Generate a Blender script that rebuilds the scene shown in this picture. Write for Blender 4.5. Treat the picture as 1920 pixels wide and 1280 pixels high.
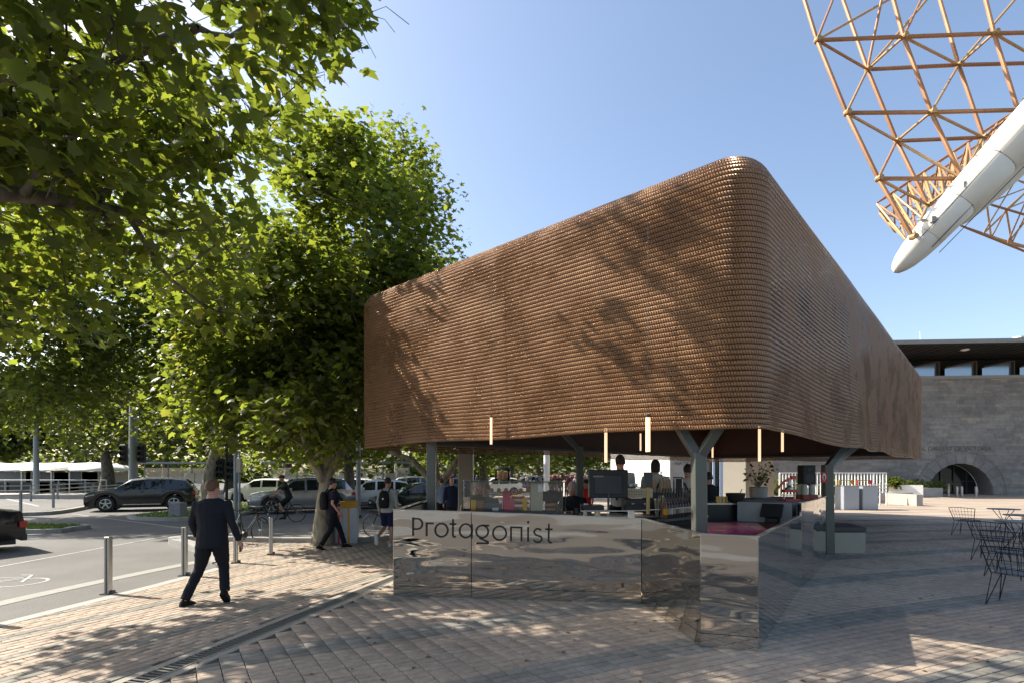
import bpy, bmesh, math, random
import numpy as np
from mathutils import Vector, Matrix, noise
R = math.radians
sc = bpy.context.scene
C = sc.collection
for o in list(bpy.data.objects):
    bpy.data.objects.remove(o)
# ------------------------------------------------------------------ camera, sky, sun, exposure
EYE, HOR, F = 1.9, 885.0, 1000.0
cam = bpy.data.cameras.new('camera'); cam_o = bpy.data.objects.new('camera', cam); C.objects.link(cam_o)
cam_o.location = (0, 0, EYE); cam_o.rotation_euler = (R(90), 0, 0)
cam.sensor_width = 36; cam.lens = 18.75; cam.shift_y = (HOR-640)/1920
cam.clip_start = .05; cam.clip_end = 2000
sc.camera = cam_o
SUN_AZ = Vector((-.955, .297)); SUN_EL = R(41)
W = bpy.data.worlds.new('World'); sc.world = W; W.use_nodes = True
wn = W.node_tree; wn.nodes.clear()
wo = wn.nodes.new('ShaderNodeOutputWorld'); wb = wn.nodes.new('ShaderNodeBackground'); ws = wn.nodes.new('ShaderNodeTexSky')
ws.sky_type = 'NISHITA'; ws.sun_disc = False
ws.sun_elevation = SUN_EL; ws.sun_rotation = math.atan2(SUN_AZ.x, SUN_AZ.y)
ws.air_density = 1.0; ws.dust_density = 2.0; ws.ozone_density = .5
wb.inputs['Strength'].default_value = .122
wn.links.new(ws.outputs[0], wb.inputs[0]); wn.links.new(wb.outputs[0], wo.inputs[0])
sun = bpy.data.lights.new('sun', 'SUN'); sun.energy = 5.0; sun.angle = R(.53); sun.color = (1, .93, .82)
sun_o = bpy.data.objects.new('sun', sun); C.objects.link(sun_o)
sd = Vector((SUN_AZ.x*math.cos(SUN_EL), SUN_AZ.y*math.cos(SUN_EL), math.sin(SUN_EL))).normalized()
sun_o.rotation_euler = sd.to_track_quat('Z', 'Y').to_euler(); sun_o.location = (-20, 10, 30)
sc.view_settings.view_transform = 'Standard'; sc.view_settings.look = 'None'
sc.view_settings.gamma = 1; sc.view_settings.use_curve_mapping = False
sc.view_settings.exposure = 1.12
sc.cycles.transparent_max_bounces = 24; sc.cycles.max_bounces = 8; sc.cycles.diffuse_bounces = 3
sc.cycles.glossy_bounces = 4; sc.cycles.transmission_bounces = 6
sc.cycles.sample_clamp_indirect = 6

def P(u, v, d): return Vector(((u-960)/F*d, d, EYE+(HOR-v)/F*d))
def G(u, v, z=0.0):
    d = (EYE-z)*F/(v-HOR); return Vector(((u-960)/F*d, d, z))
# ------------------------------------------------------------------ materials
def nt(name):
    m = bpy.data.materials.new(name); m.use_nodes = True
    return m, m.node_tree, m.node_tree.nodes['Principled BSDF']
def N(t, kind, **kw):
    n = t.nodes.new('ShaderNode'+kind)
    for k, v in kw.items():
        if k in n.inputs: n.inputs[k].default_value = v
        else: setattr(n, k, v)
    return n
def mat(name, col, rough=.6, metal=0, var=.12, scale=8, bump=.0, bscale=60, emit=None, estr=0, spec=.5, coat=0, alpha=1, trans=0):
    """principled with noise-varied colour and optional fine bump"""
    m, t, b = nt(name)
    b.inputs['Roughness'].default_value = rough; b.inputs['Metallic'].default_value = metal
    b.inputs['Specular IOR Level'].default_value = spec
    b.inputs['Coat Weight'].default_value = coat
    b.inputs['Transmission Weight'].default_value = trans
    tc = N(t, 'TexCoord'); nz = N(t, 'TexNoise', Scale=scale, Detail=5)
    t.links.new(tc.outputs['Object'], nz.inputs['Vector'])
    mx = N(t, 'Mix', data_type='RGBA')
    mx.inputs[6].default_value = (*[c*(1-var) for c in col], 1)
    mx.inputs[7].default_value = (*[min(1, c*(1+var)) for c in col], 1)
    t.links.new(nz.outputs['Fac'], mx.inputs[0]); t.links.new(mx.outputs[2], b.inputs['Base Color'])
    if bump:
        n2 = N(t, 'TexNoise', Scale=bscale, Detail=4); bp = N(t, 'Bump', Strength=bump, Distance=.01)
        t.links.new(tc.outputs['Object'], n2.inputs['Vector'])
        t.links.new(n2.outputs['Fac'], bp.inputs['Height']); t.links.new(bp.outputs[0], b.inputs['Normal'])
    if emit:
        b.inputs['Emission Color'].default_value = (*emit, 1); b.inputs['Emission Strength'].default_value = estr
    return m
def ramp(t, stops):
    r = N(t, 'ValToRGB'); e = r.color_ramp.elements
    while len(e) < len(stops): e.new(.5)
    for i, (p, c) in enumerate(stops): e[i].position = p; e[i].color = (*c, 1)
    return r
def island_mat(name, stops, rough=.8, nscale=14, namt=.35, bump=.4, bscale=90, stain=None):
    """colour picked per loose piece (island + object random), broken up by noise"""
    m, t, b = nt(name); b.inputs['Roughness'].default_value = rough
    g = N(t, 'NewGeometry'); oi = N(t, 'ObjectInfo')
    a = N(t, 'Math', operation='ADD'); fr = N(t, 'Math', operation='FRACT')
    t.links.new(g.outputs['Random Per Island'], a.inputs[0]); t.links.new(oi.outputs['Random'], a.inputs[1]); t.links.new(a.outputs[0], fr.inputs[0])
    r = ramp(t, stops); t.links.new(fr.outputs[0], r.inputs[0])
    nz = N(t, 'TexNoise', Scale=nscale, Detail=6, Roughness=.65); t.links.new(g.outputs['Position'], nz.inputs['Vector'])
    mr = N(t, 'MapRange'); mr.inputs['From Min'].default_value = .3; mr.inputs['From Max'].default_value = .7
    mr.inputs['To Min'].default_value = 1-namt; mr.inputs['To Max'].default_value = 1+namt*.5
    t.links.new(nz.outputs['Fac'], mr.inputs['Value'])
    big = N(t, 'TexNoise', Scale=.55, Detail=5, Roughness=.6); t.links.new(g.outputs['Position'], big.inputs['Vector'])
    mb = N(t, 'MapRange'); mb.inputs['From Min'].default_value = .35; mb.inputs['From Max'].default_value = .65
    mb.inputs['To Min'].default_value = .74; mb.inputs['To Max'].default_value = 1.06
    t.links.new(big.outputs['Fac'], mb.inputs['Value'])
    mm = N(t, 'Math', operation='MULTIPLY'); t.links.new(mr.outputs[0], mm.inputs[0]); t.links.new(mb.outputs[0], mm.inputs[1])
    vs = N(t, 'VectorMath', operation='SCALE'); t.links.new(r.outputs[0], vs.inputs[0]); t.links.new(mm.outputs[0], vs.inputs['Scale'])
    t.links.new(vs.outputs[0], b.inputs['Base Color'])
    n2 = N(t, 'TexNoise', Scale=bscale, Detail=4); bp = N(t, 'Bump', Strength=bump, Distance=.004)
    t.links.new(g.outputs['Position'], n2.inputs['Vector']); t.links.new(n2.outputs['Fac'], bp.inputs['Height']); t.links.new(bp.outputs[0], b.inputs['Normal'])
    return m
def leaf_mat(name, stops, trans, tw=.5):
    m, t, b = nt(name)
    g = N(t, 'NewGeometry'); oi = N(t, 'ObjectInfo')
    a = N(t, 'Math', operation='ADD'); fr = N(t, 'Math', operation='FRACT')
    t.links.new(g.outputs['Random Per Island'], a.inputs[0]); t.links.new(oi.outputs['Random'], a.inputs[1]); t.links.new(a.outputs[0], fr.inputs[0])
    r = ramp(t, stops); t.links.new(fr.outputs[0], r.inputs[0]); t.links.new(r.outputs[0], b.inputs['Base Color'])
    b.inputs['Roughness'].default_value = .45; b.inputs['Specular IOR Level'].default_value = .45
    tl = N(t, 'BsdfTranslucent'); mc = N(t, 'VectorMath', operation='MULTIPLY'); mc.inputs[1].default_value = trans
    t.links.new(r.outputs[0], mc.inputs[0]); t.links.new(mc.outputs[0], tl.inputs[0])
    mx = N(t, 'MixShader'); mx.inputs[0].default_value = tw
    t.links.new(b.outputs[0], mx.inputs[1]); t.links.new(tl.outputs[0], mx.inputs[2])
    t.links.new(mx.outputs[0], t.nodes['Material Output'].inputs[0])
    return m
# ------------------------------------------------------------------ mesh builder
class MB:
    def __init__(s): s.v = []; s.f = []; s.m = []
    def add(s, vs, fs, mi=0):
        k = len(s.v); s.v += [tuple(p) for p in vs]
        for f in fs: s.f.append(tuple(k+i for i in f)); s.m.append(mi)
        return s
    def box(s, c, d, rz=0, mi=0, M=None):
        x, y, z = d[0]/2, d[1]/2, d[2]/2
        vs = [Vector((a*x, b*y, e*z)) for a in (-1, 1) for b in (-1, 1) for e in (-1, 1)]
        m = M or Matrix.Rotation(rz, 3, 'Z')
        vs = [m @ p + Vector(c) for p in vs]
        return s.add(vs, [(0, 1, 3, 2), (4, 6, 7, 5), (0, 4, 5, 1), (2, 3, 7, 6), (0, 2, 6, 4), (1, 5, 7, 3)], mi)
    def beam(s, a, b, w, h, mi=0, up=(0, 0, 1)):
        a, b = Vector(a), Vector(b); d = (b-a).normalized(); u = Vector(up)
        if abs(d.dot(u)) > .98: u = Vector((0, 1, 0))
        x = d.cross(u).normalized(); z = x.cross(d)
        vs = [p + x*i*w/2 + z*j*h/2 for p in (a, b) for i, j in ((-1, -1), (1, -1), (1, 1), (-1, 1))]
        return s.add(vs, [(0, 1, 5, 4), (1, 2, 6, 5), (2, 3, 7, 6), (3, 0, 4, 7), (3, 2, 1, 0), (4, 5, 6, 7)], mi)
    def tube(s, pts, r, n=6, mi=0, cap=True, flat=None):
        pts = [Vector(p) for p in pts]; L = len(pts)
        rs = r if isinstance(r, (list, tuple)) else [r]*L
        rings = []; prev = None
        for i, p in enumerate(pts):
            d = (pts[min(i+1, L-1)]-pts[max(i-1, 0)])
            d = d.normalized() if d.length > 1e-9 else Vector((0, 0, 1))
            if prev is None: x = d.cross(Vector((0, 0, 1)) if abs(d.z) < .9 else Vector((1, 0, 0))).normalized()
            else: x = (prev - d*prev.dot(d)).normalized()
            prev = x; y = d.cross(x)
            rings.append([p + (x*math.cos(2*math.pi*k/n)+y*math.sin(2*math.pi*k/n))*rs[i] for k in range(n)])
        return s.loft(rings, mi, cap)
    def loft(s, rings, mi=0, cap=True):
        n = len(rings[0]); vs = [p for r in rings for p in r]; fs = []
        for i in range(len(rings)-1):
            for k in range(n):
                a, b = i*n+k, i*n+(k+1) % n
                fs.append((a, b, b+n, a+n))
        if cap: fs.append(tuple(range(n-1, -1, -1))); fs.append(tuple((len(rings)-1)*n+k for k in range(n)))
        return s.add(vs, fs, mi)
    def lathe(s, prof, c=(0, 0, 0), n=12, mi=0, cap=True):
        c = Vector(c)
        return s.loft([[c+Vector((r*math.cos(2*math.pi*k/n), r*math.sin(2*math.pi*k/n), z)) for k in range(n)] for r, z in prof], mi, cap)
    def prism(s, poly, z0, z1, mi=0):
        n = len(poly); vs = [(x, y, z0) for x, y in poly]+[(x, y, z1) for x, y in poly]
        fs = [(k, (k+1) % n, n+(k+1) % n, n+k) for k in range(n)]+[tuple(range(n-1, -1, -1)), tuple(range(n, 2*n))]
        return s.add(vs, fs, mi)
    def ball(s, c, r, n=10, mi=0):
        c = Vector(c); r = Vector(r if isinstance(r, (tuple, list, Vector)) else (r, r, r)); rings = []
        m = max(4, n//2+1)
        for i in range(m+1):
            a = math.pi*(.02+.96*i/m)
            rings.append([c+Vector((r.x*math.sin(a)*math.cos(2*math.pi*k/n), r.y*math.sin(a)*math.sin(2*math.pi*k/n), -r.z*math.cos(a))) for k in range(n)])
        return s.loft(rings, mi)
    def sheet(s, pts, mi=0): return s.add(pts, [tuple(range(len(pts)))], mi)
    def mesh(s, name, off=(0, 0, 0)):
        me = bpy.data.meshes.new(name); o = Vector(off)
        me.from_pydata([tuple(Vector(p)-o) for p in s.v] if o.length else s.v, [], s.f)
        return me
    def build(s, name, mats, parent=None, world=True, smooth=False, bevel=0, shade=35, loc=None):
        off = parent_loc(parent) if (parent and world) else (0, 0, 0)
        me = s.mesh(name, off)
        mats = mats if isinstance(mats, (list, tuple)) else [mats]
        for m in mats: me.materials.append(m)
        if len(mats) > 1: me.polygons.foreach_set('material_index', s.m)
        bm = bmesh.new(); bm.from_mesh(me)
        bmesh.ops.recalc_face_normals(bm, faces=bm.faces)
        if bevel: bmesh.ops.bevel(bm, geom=bm.edges[:], offset=bevel, segments=1, affect='EDGES', clamp_overlap=True)
        bm.to_mesh(me); bm.free()
        if smooth:
            me.polygons.foreach_set('use_smooth', [True]*len(me.polygons))
            me.set_sharp_from_angle(angle=R(shade))
        o = bpy.data.objects.new(name, me); C.objects.link(o)
        if parent: o.parent = parent
        elif loc: o.location = loc
        return o
def parent_loc(p):
    v = Vector((0, 0, 0))
    while p: v += p.location; p = p.parent
    return v
def tag(o, label=None, cat=None, group=None, kind=None):
    for k, v in (('label', label), ('category', cat), ('group', group), ('kind', kind)):
        if v: o[k] = v
    return o
def thing(name, label, cat, loc=(0, 0, 0), rz=0, group=None):
    o = bpy.data.objects.new(name, None); C.objects.link(o); o.empty_display_size = .2
    o.location = loc; o.rotation_euler = (0, 0, rz); return tag(o, label, cat, group)
def copy_tree(o, parent=None):
    c = o.copy(); C.objects.link(c); c.parent = parent
    for ch in o.children: copy_tree(ch, c)
    return c
def place(o, loc, rz, label=None, group=None, scale=None):
    c = copy_tree(o); c.location = loc; c.rotation_euler = (0, 0, rz)
    if label: c['label'] = label
    if group: c['group'] = group
    if scale: c.scale = (scale,)*3
    return c
def fast_mesh(name, V, T):
    """V (n,3), T (m,k) equal-size polygons"""
    me = bpy.data.meshes.new(name); V = np.ascontiguousarray(V, dtype=np.float32); T = np.ascontiguousarray(T, dtype=np.int32)
    k = T.shape[1]
    me.vertices.add(len(V)); me.vertices.foreach_set('co', V.ravel())
    me.loops.add(T.size); me.loops.foreach_set('vertex_index', T.ravel())
    me.polygons.add(len(T)); me.polygons.foreach_set('loop_start', np.arange(0, T.size, k, dtype=np.int32))
    me.update(calc_edges=True); return me
# ------------------------------------------------------------------ shared materials
M = {}
M['steel'] = mat('brushed_steel', (.42, .42, .41), .32, .9, bump=.05, bscale=200)
M['dsteel'] = mat('dark_steel', (.045, .048, .048), .45, .3)
M['post'] = mat('post_paint', (.095, .10, .085), .38, .15)
M['black'] = mat('black_plastic', (.010, .010, .010), .6)
M['rubber'] = mat('tyre_rubber', (.014, .014, .015), .8)
M['white'] = mat('white_paint', (.75, .74, .71), .5)
M['concrete'] = mat('concrete', (.33, .31, .28), .85, var=.2, scale=3, bump=.3)
M['kerb'] = mat('kerb_stone', (.27, .26, .24), .85, var=.3, scale=5, bump=.4)
M['skin'] = mat('skin', (.42, .22, .15), .5, var=.08)
M['skin2'] = mat('tanned_skin', (.30, .15, .095), .5, var=.08)
def wall_glass(name, tint=(.6, .7, .7), t=.85):
    m, nt_, b = nt(name); b.inputs['Base Color'].default_value = (*tint, 1); b.inputs['Roughness'].default_value = .03
    b.inputs['Metallic'].default_value = 0
    tr = N(nt_, 'BsdfTransparent'); tr.inputs[0].default_value = (*[.8+.2*c for c in tint], 1)
    gl = N(nt_, 'BsdfGlossy', Roughness=.03); mx = N(nt_, 'MixShader'); fr = N(nt_, 'Fresnel', IOR=1.5)
    ad = N(nt_, 'Math', operation='ADD'); ad.inputs[1].default_value = 1-t-.08
    nt_.links.new(fr.outputs[0], ad.inputs[0]); nt_.links.new(ad.outputs[0], mx.inputs[0])
    nt_.links.new(tr.outputs[0], mx.inputs[1]); nt_.links.new(gl.outputs[0], mx.inputs[2])
    nt_.links.new(mx.outputs[0], nt_.nodes['Material Output'].inputs[0]); return m
M['glass'] = wall_glass('clear_glass', (.8, .85, .83), .92)
# ================================================================== ground, road, plaza
def asphalt():
    m, t, b = nt('asphalt'); g = N(t, 'NewGeometry')
    n1 = N(t, 'TexNoise', Scale=.35, Detail=6, Roughness=.6); n2 = N(t, 'TexNoise', Scale=55, Detail=7, Roughness=.9); vo = N(t, 'TexVoronoi', Scale=55)
    for n in (n1, n2, vo): t.links.new(g.outputs['Position'], n.inputs['Vector'])
    r = ramp(t, [(.55, (.055, .053, .05)), (.78, (.11, .106, .098)), (1, (.19, .182, .165))])
    mx = N(t, 'Math', operation='MULTIPLY_ADD'); mx.inputs[1].default_value = .95; t.links.new(n2.outputs['Fac'], mx.inputs[0])
    h = N(t, 'Math', operation='MULTIPLY'); h.inputs[1].default_value = .60; t.links.new(n1.outputs['Fac'], h.inputs[0]); t.links.new(h.outputs[0], mx.inputs[2])
    t.links.new(mx.outputs[0], r.inputs[0]); t.links.new(r.outputs[0], b.inputs['Base Color'])
    b.inputs['Roughness'].default_value = .82
    bp = N(t, 'Bump', Strength=.6, Distance=.008); t.links.new(vo.outputs['Distance'], bp.inputs['Height']); t.links.new(bp.outputs[0], b.inputs['Normal'])
    return m
M['asphalt'] = asphalt()
b_ = MB(); b_.sheet([(-600, -200, -.02), (600, -200, -.02), (600, 900, -.02), (-600, 900, -.02)])
tag(b_.build('road', M['asphalt']), kind='structure')
M['grass'] = mat('grass', (.15, .20, .03), .9, var=.45, scale=6, bump=1, bscale=120)
M['line'] = mat('road_marking', (.40, .39, .36), .7, var=.35, scale=12)
# plaza outline (world metres, x right, y away)
EDGE = [(-7.3, -6), (-6.75, 4.5), (-6.42, 6.7), (-6.02, 9.0), (-5.85, 10.6), (-6.6, 11.7), (-7.7, 13.0), (-9.3, 14.5), (-9.0, 14.9),
        (-6.0, 14.35), (-3.4, 15.2), (-2.6, 22), (-1.5, 40), (0, 72)]
PLZ = EDGE + [(60, 72), (60, -6)]
b_ = MB(); b_.prism(PLZ, -.14, 0.0)
M['mortar'] = mat('joint_sand', (.075, .064, .053), .95, var=.3, scale=20)
plaza = b_.build('paving', M['mortar']); tag(plaza, kind='structure')
def inside(x, y):
    c = False; n = len(PLZ)
    for i in range(n):
        (x1, y1), (x2, y2) = PLZ[i], PLZ[(i+1) % n]
        if (y1 > y) != (y2 > y) and x < (x2-x1)*(y-y1)/(y2-y1)+x1: c = not c
    return c
M['paver'] = island_mat('beige_paver', [(0, (.345, .268, .20)), (.3, (.38, .298, .222)), (.6, (.405, .314, .232)), (.85, (.365, .292, .222)), (1, (.325, .25, .185))], namt=.28)
M['paver2'] = island_mat('grey_paver', [(0, (.185, .170, .138)), (.5, (.225, .207, .170)), (1, (.265, .242, .20))], namt=.25)
# the drain crosses the plaza from the bottom of the frame to behind the kiosk
DA, DB = Vector((-3.75, 3.4)), Vector((-1.95, 10.1)); DD = (DB-DA).normalized(); DN = Vector((DD.y, -DD.x))
def drain_side(x, y): return (Vector((x, y))-DA).dot(DN)
pcs = []   # x, y, angle, grey, length, width
LW, PW, GAP = .205, .112, .008
ua = R(66.5); ux, uy = Vector((math.cos(ua), math.sin(ua))), Vector((-math.sin(ua), math.cos(ua)))
LIM_L = 17.5
for i in range(-95, 115):
    for j in range(-45, 100):
        p = ux*(i*LW + (LW/2 if j % 2 else 0)) + uy*(j*PW) + Vector((-4, 8))
        if p.y < 2.9 or p.y > LIM_L or abs(p.x) > p.y*1.0+.3 or drain_side(p.x, p.y) > -.24: continue
        if not inside(p.x-.14, p.y) or not inside(p.x, p.y): continue
        pcs.append((p.x, p.y, ua, (j % 7) in (0,) or (j % 14) == 8, LW, PW))
CX, CY = 27.0, -47.0
rr = 50.0; row = 0
LIM_R = 21.0
while rr < 82:
    st = LW/rr; a0 = R(90); n0 = int(R(70)/st)
    for k in range(n0):
        a = a0-R(20)+(k+(.5 if row % 2 else 0))*st
        x, y = CX+rr*math.cos(a), CY+rr*math.sin(a)
        if y < 2.9 or y > LIM_R or abs(x) > y*1.0+.3 or drain_side(x, y) < .24 or not inside(x, y): continue
        m14 = (row-int((58.4-50)/PW)) % int(1.85/PW)
        pcs.append((x, y, a-math.pi/2, m14 in (0, 1, 2, 3), LW, PW))
    rr += PW; row += 1
def box_piece(L, Wd, h=.030, bv=.004):
    b = MB(); x, y = L/2, Wd/2; xi, yi = x-bv, y-bv
    b.add([(-x, -y, -.03), (x, -y, -.03), (x, y, -.03), (-x, y, -.03), (-x, -y, h-bv), (x, -y, h-bv), (x, y, h-bv), (-x, y, h-bv), (-xi, -yi, h), (xi, -yi, h), (xi, yi, h), (-xi, yi, h)],
          [(0, 1, 5, 4), (1, 2, 6, 5), (2, 3, 7, 6), (3, 0, 4, 7), (4, 5, 9, 8), (5, 6, 10, 9), (6, 7, 11, 10), (7, 4, 8, 11), (8, 9, 10, 11)])
    return b
PZ = -.012   # piece origin so that tops sit 18 mm above the bedding
pcs.sort(key=lambda q: (q[1] + (0 if abs(q[0]) < q[1]*.95 and q[1] > 4.75 else 100)))
rnd = random.Random(4)
me1 = box_piece(LW-GAP, PW-GAP).mesh('paver'); me1.materials.append(M['paver'])
me2 = box_piece(LW-GAP, PW-GAP).mesh('paver'); me2.materials.append(M['paver2'])
for x, y, a, gr, L, Wd in pcs[:300]:
    o = bpy.data.objects.new('paver', me2 if gr else me1); C.objects.link(o); o.parent = plaza
    o.location = (x, y, PZ+rnd.uniform(-.002, .002)); o.rotation_euler = (rnd.uniform(-.006, .006), rnd.uniform(-.006, .006), a)
tmpl = np.array(box_piece(LW-GAP, PW-GAP).v); tf = np.array([f for f in box_piece(LW-GAP, PW-GAP).f])
for gr, mm in ((False, M['paver']), (True, M['paver2'])):
    q = np.array([(x, y, a) for x, y, a, g, L, Wd in pcs[300:] if g == gr]); n = len(q)
    c, s = np.cos(q[:, 2])[:, None], np.sin(q[:, 2])[:, None]
    V = np.empty((n, 12, 3)); V[:, :, 0] = q[:, 0:1]+tmpl[:, 0]*c-tmpl[:, 1]*s; V[:, :, 1] = q[:, 1:2]+tmpl[:, 0]*s+tmpl[:, 1]*c
    tilt = np.random.RandomState(3).uniform(-.008, .008, (n, 1)); dz = np.random.RandomState(5).uniform(-.0025, .0025, (n, 1))
    V[:, :, 2] = tmpl[:, 2]+PZ+dz+tilt*tmpl[:, 0]
    T = (tf[None]+np.arange(n)[:, None, None]*12).reshape(-1, 4)
    me = fast_mesh('paver_field', V.reshape(-1, 3), T); me.materials.append(mm)
    o = bpy.data.objects.new('paver_field', me); C.objects.link(o); o.parent = plaza; o['kind'] = 'stuff'
# beyond the pieces that can be told apart: one sheet whose material carries the laying pattern
def far_paving():
    m, t, b = nt('far_paving'); g = N(t, 'NewGeometry'); b.inputs['Roughness'].default_value = .85
    sub = N(t, 'VectorMath', operation='SUBTRACT'); sub.inputs[1].default_value = (CX, CY, 0); t.links.new(g.outputs['Position'], sub.inputs[0])
    ln = N(t, 'VectorMath', operation='LENGTH'); t.links.new(sub.outputs[0], ln.inputs[0])
    def math_(op, a, bb):
        k = N(t, 'Math', operation=op)
        for i, q in enumerate((a, bb)):
            if isinstance(q, (int, float)): k.inputs[i].default_value = q
            else: t.links.new(q, k.inputs[i])
        return k.outputs[0]
    fr = math_('FRACT', math_('DIVIDE', math_('SUBTRACT', ln.outputs['Value'], 50+int((58.4-50)/PW)*PW-.056), int(1.85/PW)*PW), 0)
    band = math_('LESS_THAN', fr, 4/int(1.85/PW))
    rowf = math_('FRACT', math_('DIVIDE', math_('SUBTRACT', ln.outputs['Value'], 50-.06), PW), 0)
    joint = math_('LESS_THAN', rowf, .09)
    n1 = N(t, 'TexNoise', Scale=9, Detail=6, Roughness=.7); n2 = N(t, 'TexNoise', Scale=.5, Detail=5)
    for n in (n1, n2): t.links.new(g.outputs['Position'], n.inputs['Vector'])
    r1 = ramp(t, [(.3, (.345, .268, .20)), (.7, (.405, .314, .232))]); r2 = ramp(t, [(.3, (.185, .17, .14)), (.7, (.265, .245, .205))])
    t.links.new(n1.outputs['Fac'], r1.inputs[0]); t.links.new(n1.outputs['Fac'], r2.inputs[0])
    mx = N(t, 'Mix', data_type='RGBA'); t.links.new(band, mx.inputs[0]); t.links.new(r1.outputs[0], mx.inputs[6]); t.links.new(r2.outputs[0], mx.inputs[7])
    m2 = N(t, 'Mix', data_type='RGBA'); m2.inputs[7].default_value = (.12, .1, .085, 1)
    t.links.new(math_('MULTIPLY', joint, .6), m2.inputs[0]); t.links.new(mx.outputs[2], m2.inputs[6])
    mr = N(t, 'MapRange'); mr.inputs['From Min'].default_value = .35; mr.inputs['From Max'].default_value = .65; mr.inputs['To Min'].default_value = .82; mr.inputs['To Max'].default_value = 1.05
    t.links.new(n2.outputs['Fac'], mr.inputs['Value'])
    vs = N(t, 'VectorMath', operation='SCALE'); t.links.new(m2.outputs[2], vs.inputs[0]); t.links.new(mr.outputs[0], vs.inputs['Scale'])
    t.links.new(vs.outputs[0], b.inputs['Base Color']); return m
b_ = MB()
far = [(-2.7, LIM_R+.05), (-2.55, 22), (-1.45, 40), (0, 71.9), (59.9, 71.9), (59.9, LIM_R+.05)]
b_.prism(far, .002, .017)
tag(b_.build('paving', far_paving()), kind='structure')
b_ = MB(); b_.prism([(21.5, 3), (59.9, 3), (59.9, LIM_R), (21.5, LIM_R)], .002, .017)
tag(b_.build('paving', far_paving()), kind='structure')
# pale edging strip of the plaza along the asphalt and the kerb that rises further on
def strip(pts, w, z0, z1, mi=0, b=None, side=1):
    b = b or MB(); L = []; Rr = []
    for i, p in enumerate(pts):
        p = Vector(p[:2]); d = (Vector(pts[min(i+1, len(pts)-1)][:2])-Vector(pts[max(i-1, 0)][:2])).normalized(); n = Vector((d.y, -d.x))*side
        L.append(p); Rr.append(p+n*w)
    z1s = z1 if isinstance(z1, list) else [z1]*len(pts)
    rings = [[(L[i].x, L[i].y, z0), (Rr[i].x, Rr[i].y, z0), (Rr[i].x, Rr[i].y, z1s[i]), (L[i].x, L[i].y, z1s[i])] for i in range(len(pts))]
    return b.loft([[Vector(q) for q in r] for r in rings], mi)
def smooth_pts(pts, n=6):
    pts = [Vector((*p, 0)) if len(p) == 2 else Vector(p) for p in pts]; out = []
    for i in range(len(pts)-1):
        p0, p1, p2, p3 = pts[max(i-1, 0)], pts[i], pts[i+1], pts[min(i+2, len(pts)-1)]
        for k in range(n):
            t = k/n; out.append(.5*((2*p1)+(p2-p0)*t+(2*p0-5*p1+4*p2-p3)*t*t+(3*p1-p0-3*p2+p3)*t**3))
    out.append(pts[-1]); return out
ep = [(-7.3, -6), (-6.75, 4.5), (-6.42, 6.7), (-6.02, 9.0), (-5.85, 10.5)]
tag(strip(smooth_pts(ep), .2, -.1, .021).build('path_edging', M['concrete']), kind='structure')
kp = smooth_pts([(-6.3, 11.2), (-7.0, 12.1), (-8.0, 13.2), (-9.2, 14.3), (-9.35, 14.8), (-8.8, 15.05), (-6.0, 14.6), (-3.5, 15.4), (-2.8, 22), (-1.7, 40)])
hs = [.02+.12*min(1, i/14) for i in range(len(kp))]
tag(strip(kp, .28, -.1, hs).build('kerb', M['kerb']), kind='structure')
# gutter strip and lane markings
gp = [(-7.85, 3), (-7.75, 6), (-7.6, 8.2), (-7.2, 10.3), (-6.8, 11.8)]
tag(strip(smooth_pts(gp), .3, -.1, -.014).build('gutter', mat('pale_gutter', (.26, .25, .225), .85, var=.2, bump=.3)), kind='structure')
def mark(pts, w=.1):
    b = strip(pts, w, -.05, -.015); tag(b.build('road_marking', M['line']), kind='structure')
mark([(-10.5, 2), (-10.45, 17.5)], .06)
mark([G(0, 931, -.02), G(75, 948, -.02)], .12)
mark([G(135, 962, -.02), G(350, 990, -.02)], .05)
# painted bicycle symbol at the left edge
def ringpts(c, r, n=20, a0=0, a1=360): return [(c[0]+r*math.cos(R(a0+(a1-a0)*k/n)), c[1]+r*math.sin(R(a0+(a1-a0)*k/n))) for k in range(n+1)]
sy = MB()
bc = G(-30, 1093, -.02)
def rot2(p, a=R(8)): return (bc.x+p[0]*math.cos(a)-p[1]*math.sin(a), bc.y+p[0]*math.sin(a)+p[1]*math.cos(a))
for cc in ((-.55, 0), (.55, 0)): strip([rot2(p) for p in ringpts(cc, .36)], .045, -.05, -.0145, b=sy)
for q in ([(-.55, 0), (-.2, .5), (.3, .5), (0, 0), (-.55, 0)], [(.55, 0), (.25, .7), (.05, .72)], [(-.2, .5), (0, 0)], [(-.2, .5), (-.28, .66)]): strip([rot2(p) for p in q], .045, -.05, -.0140, b=sy)
sy.build('bicycle_road_symbol', M['line']); tag(bpy.data.objects['bicycle_road_symbol'], kind='structure')
# drain channel with iron grate bars
dr = thing('drain_channel', 'long slotted steel drain channel crossing the paving towards the kiosk', 'drain', (DA.x, DA.y, 0), math.atan2(DD.y, DD.x))
LD = (DB-DA).length+1.5
b_ = MB()
for s_ in (-1, 1):
    b_.box((LD/2-.5, s_*.155, .003), (LD+1, .10, .028))
    b_.box((LD/2-.5, s_*.098, .008), (LD+1, .012, .034))
b_.build('frame', mat('drain_stone', (.30, .265, .215), .85, var=.3, scale=6, bump=.4), dr, world=False)
b_ = MB(); b_.box((LD/2-.5, 0, -.006), (LD+1, .185, .012)); b_.build('channel', M['mortar'], dr, world=False)
bm_ = MB(); bm_.box((0, 0, 0), (.026, .205, .014)); me = bm_.mesh('grate_bar'); me.materials.append(mat('cast_grate', (.13, .125, .11), .6, .3))
nb = int((LD-1)/.045)
for k in range(nb):
    if k < 122:
        o = bpy.data.objects.new('grate_bar', me); C.objects.link(o); o.parent = dr; o.location = (.9+k*.058, 0, .016)
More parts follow.
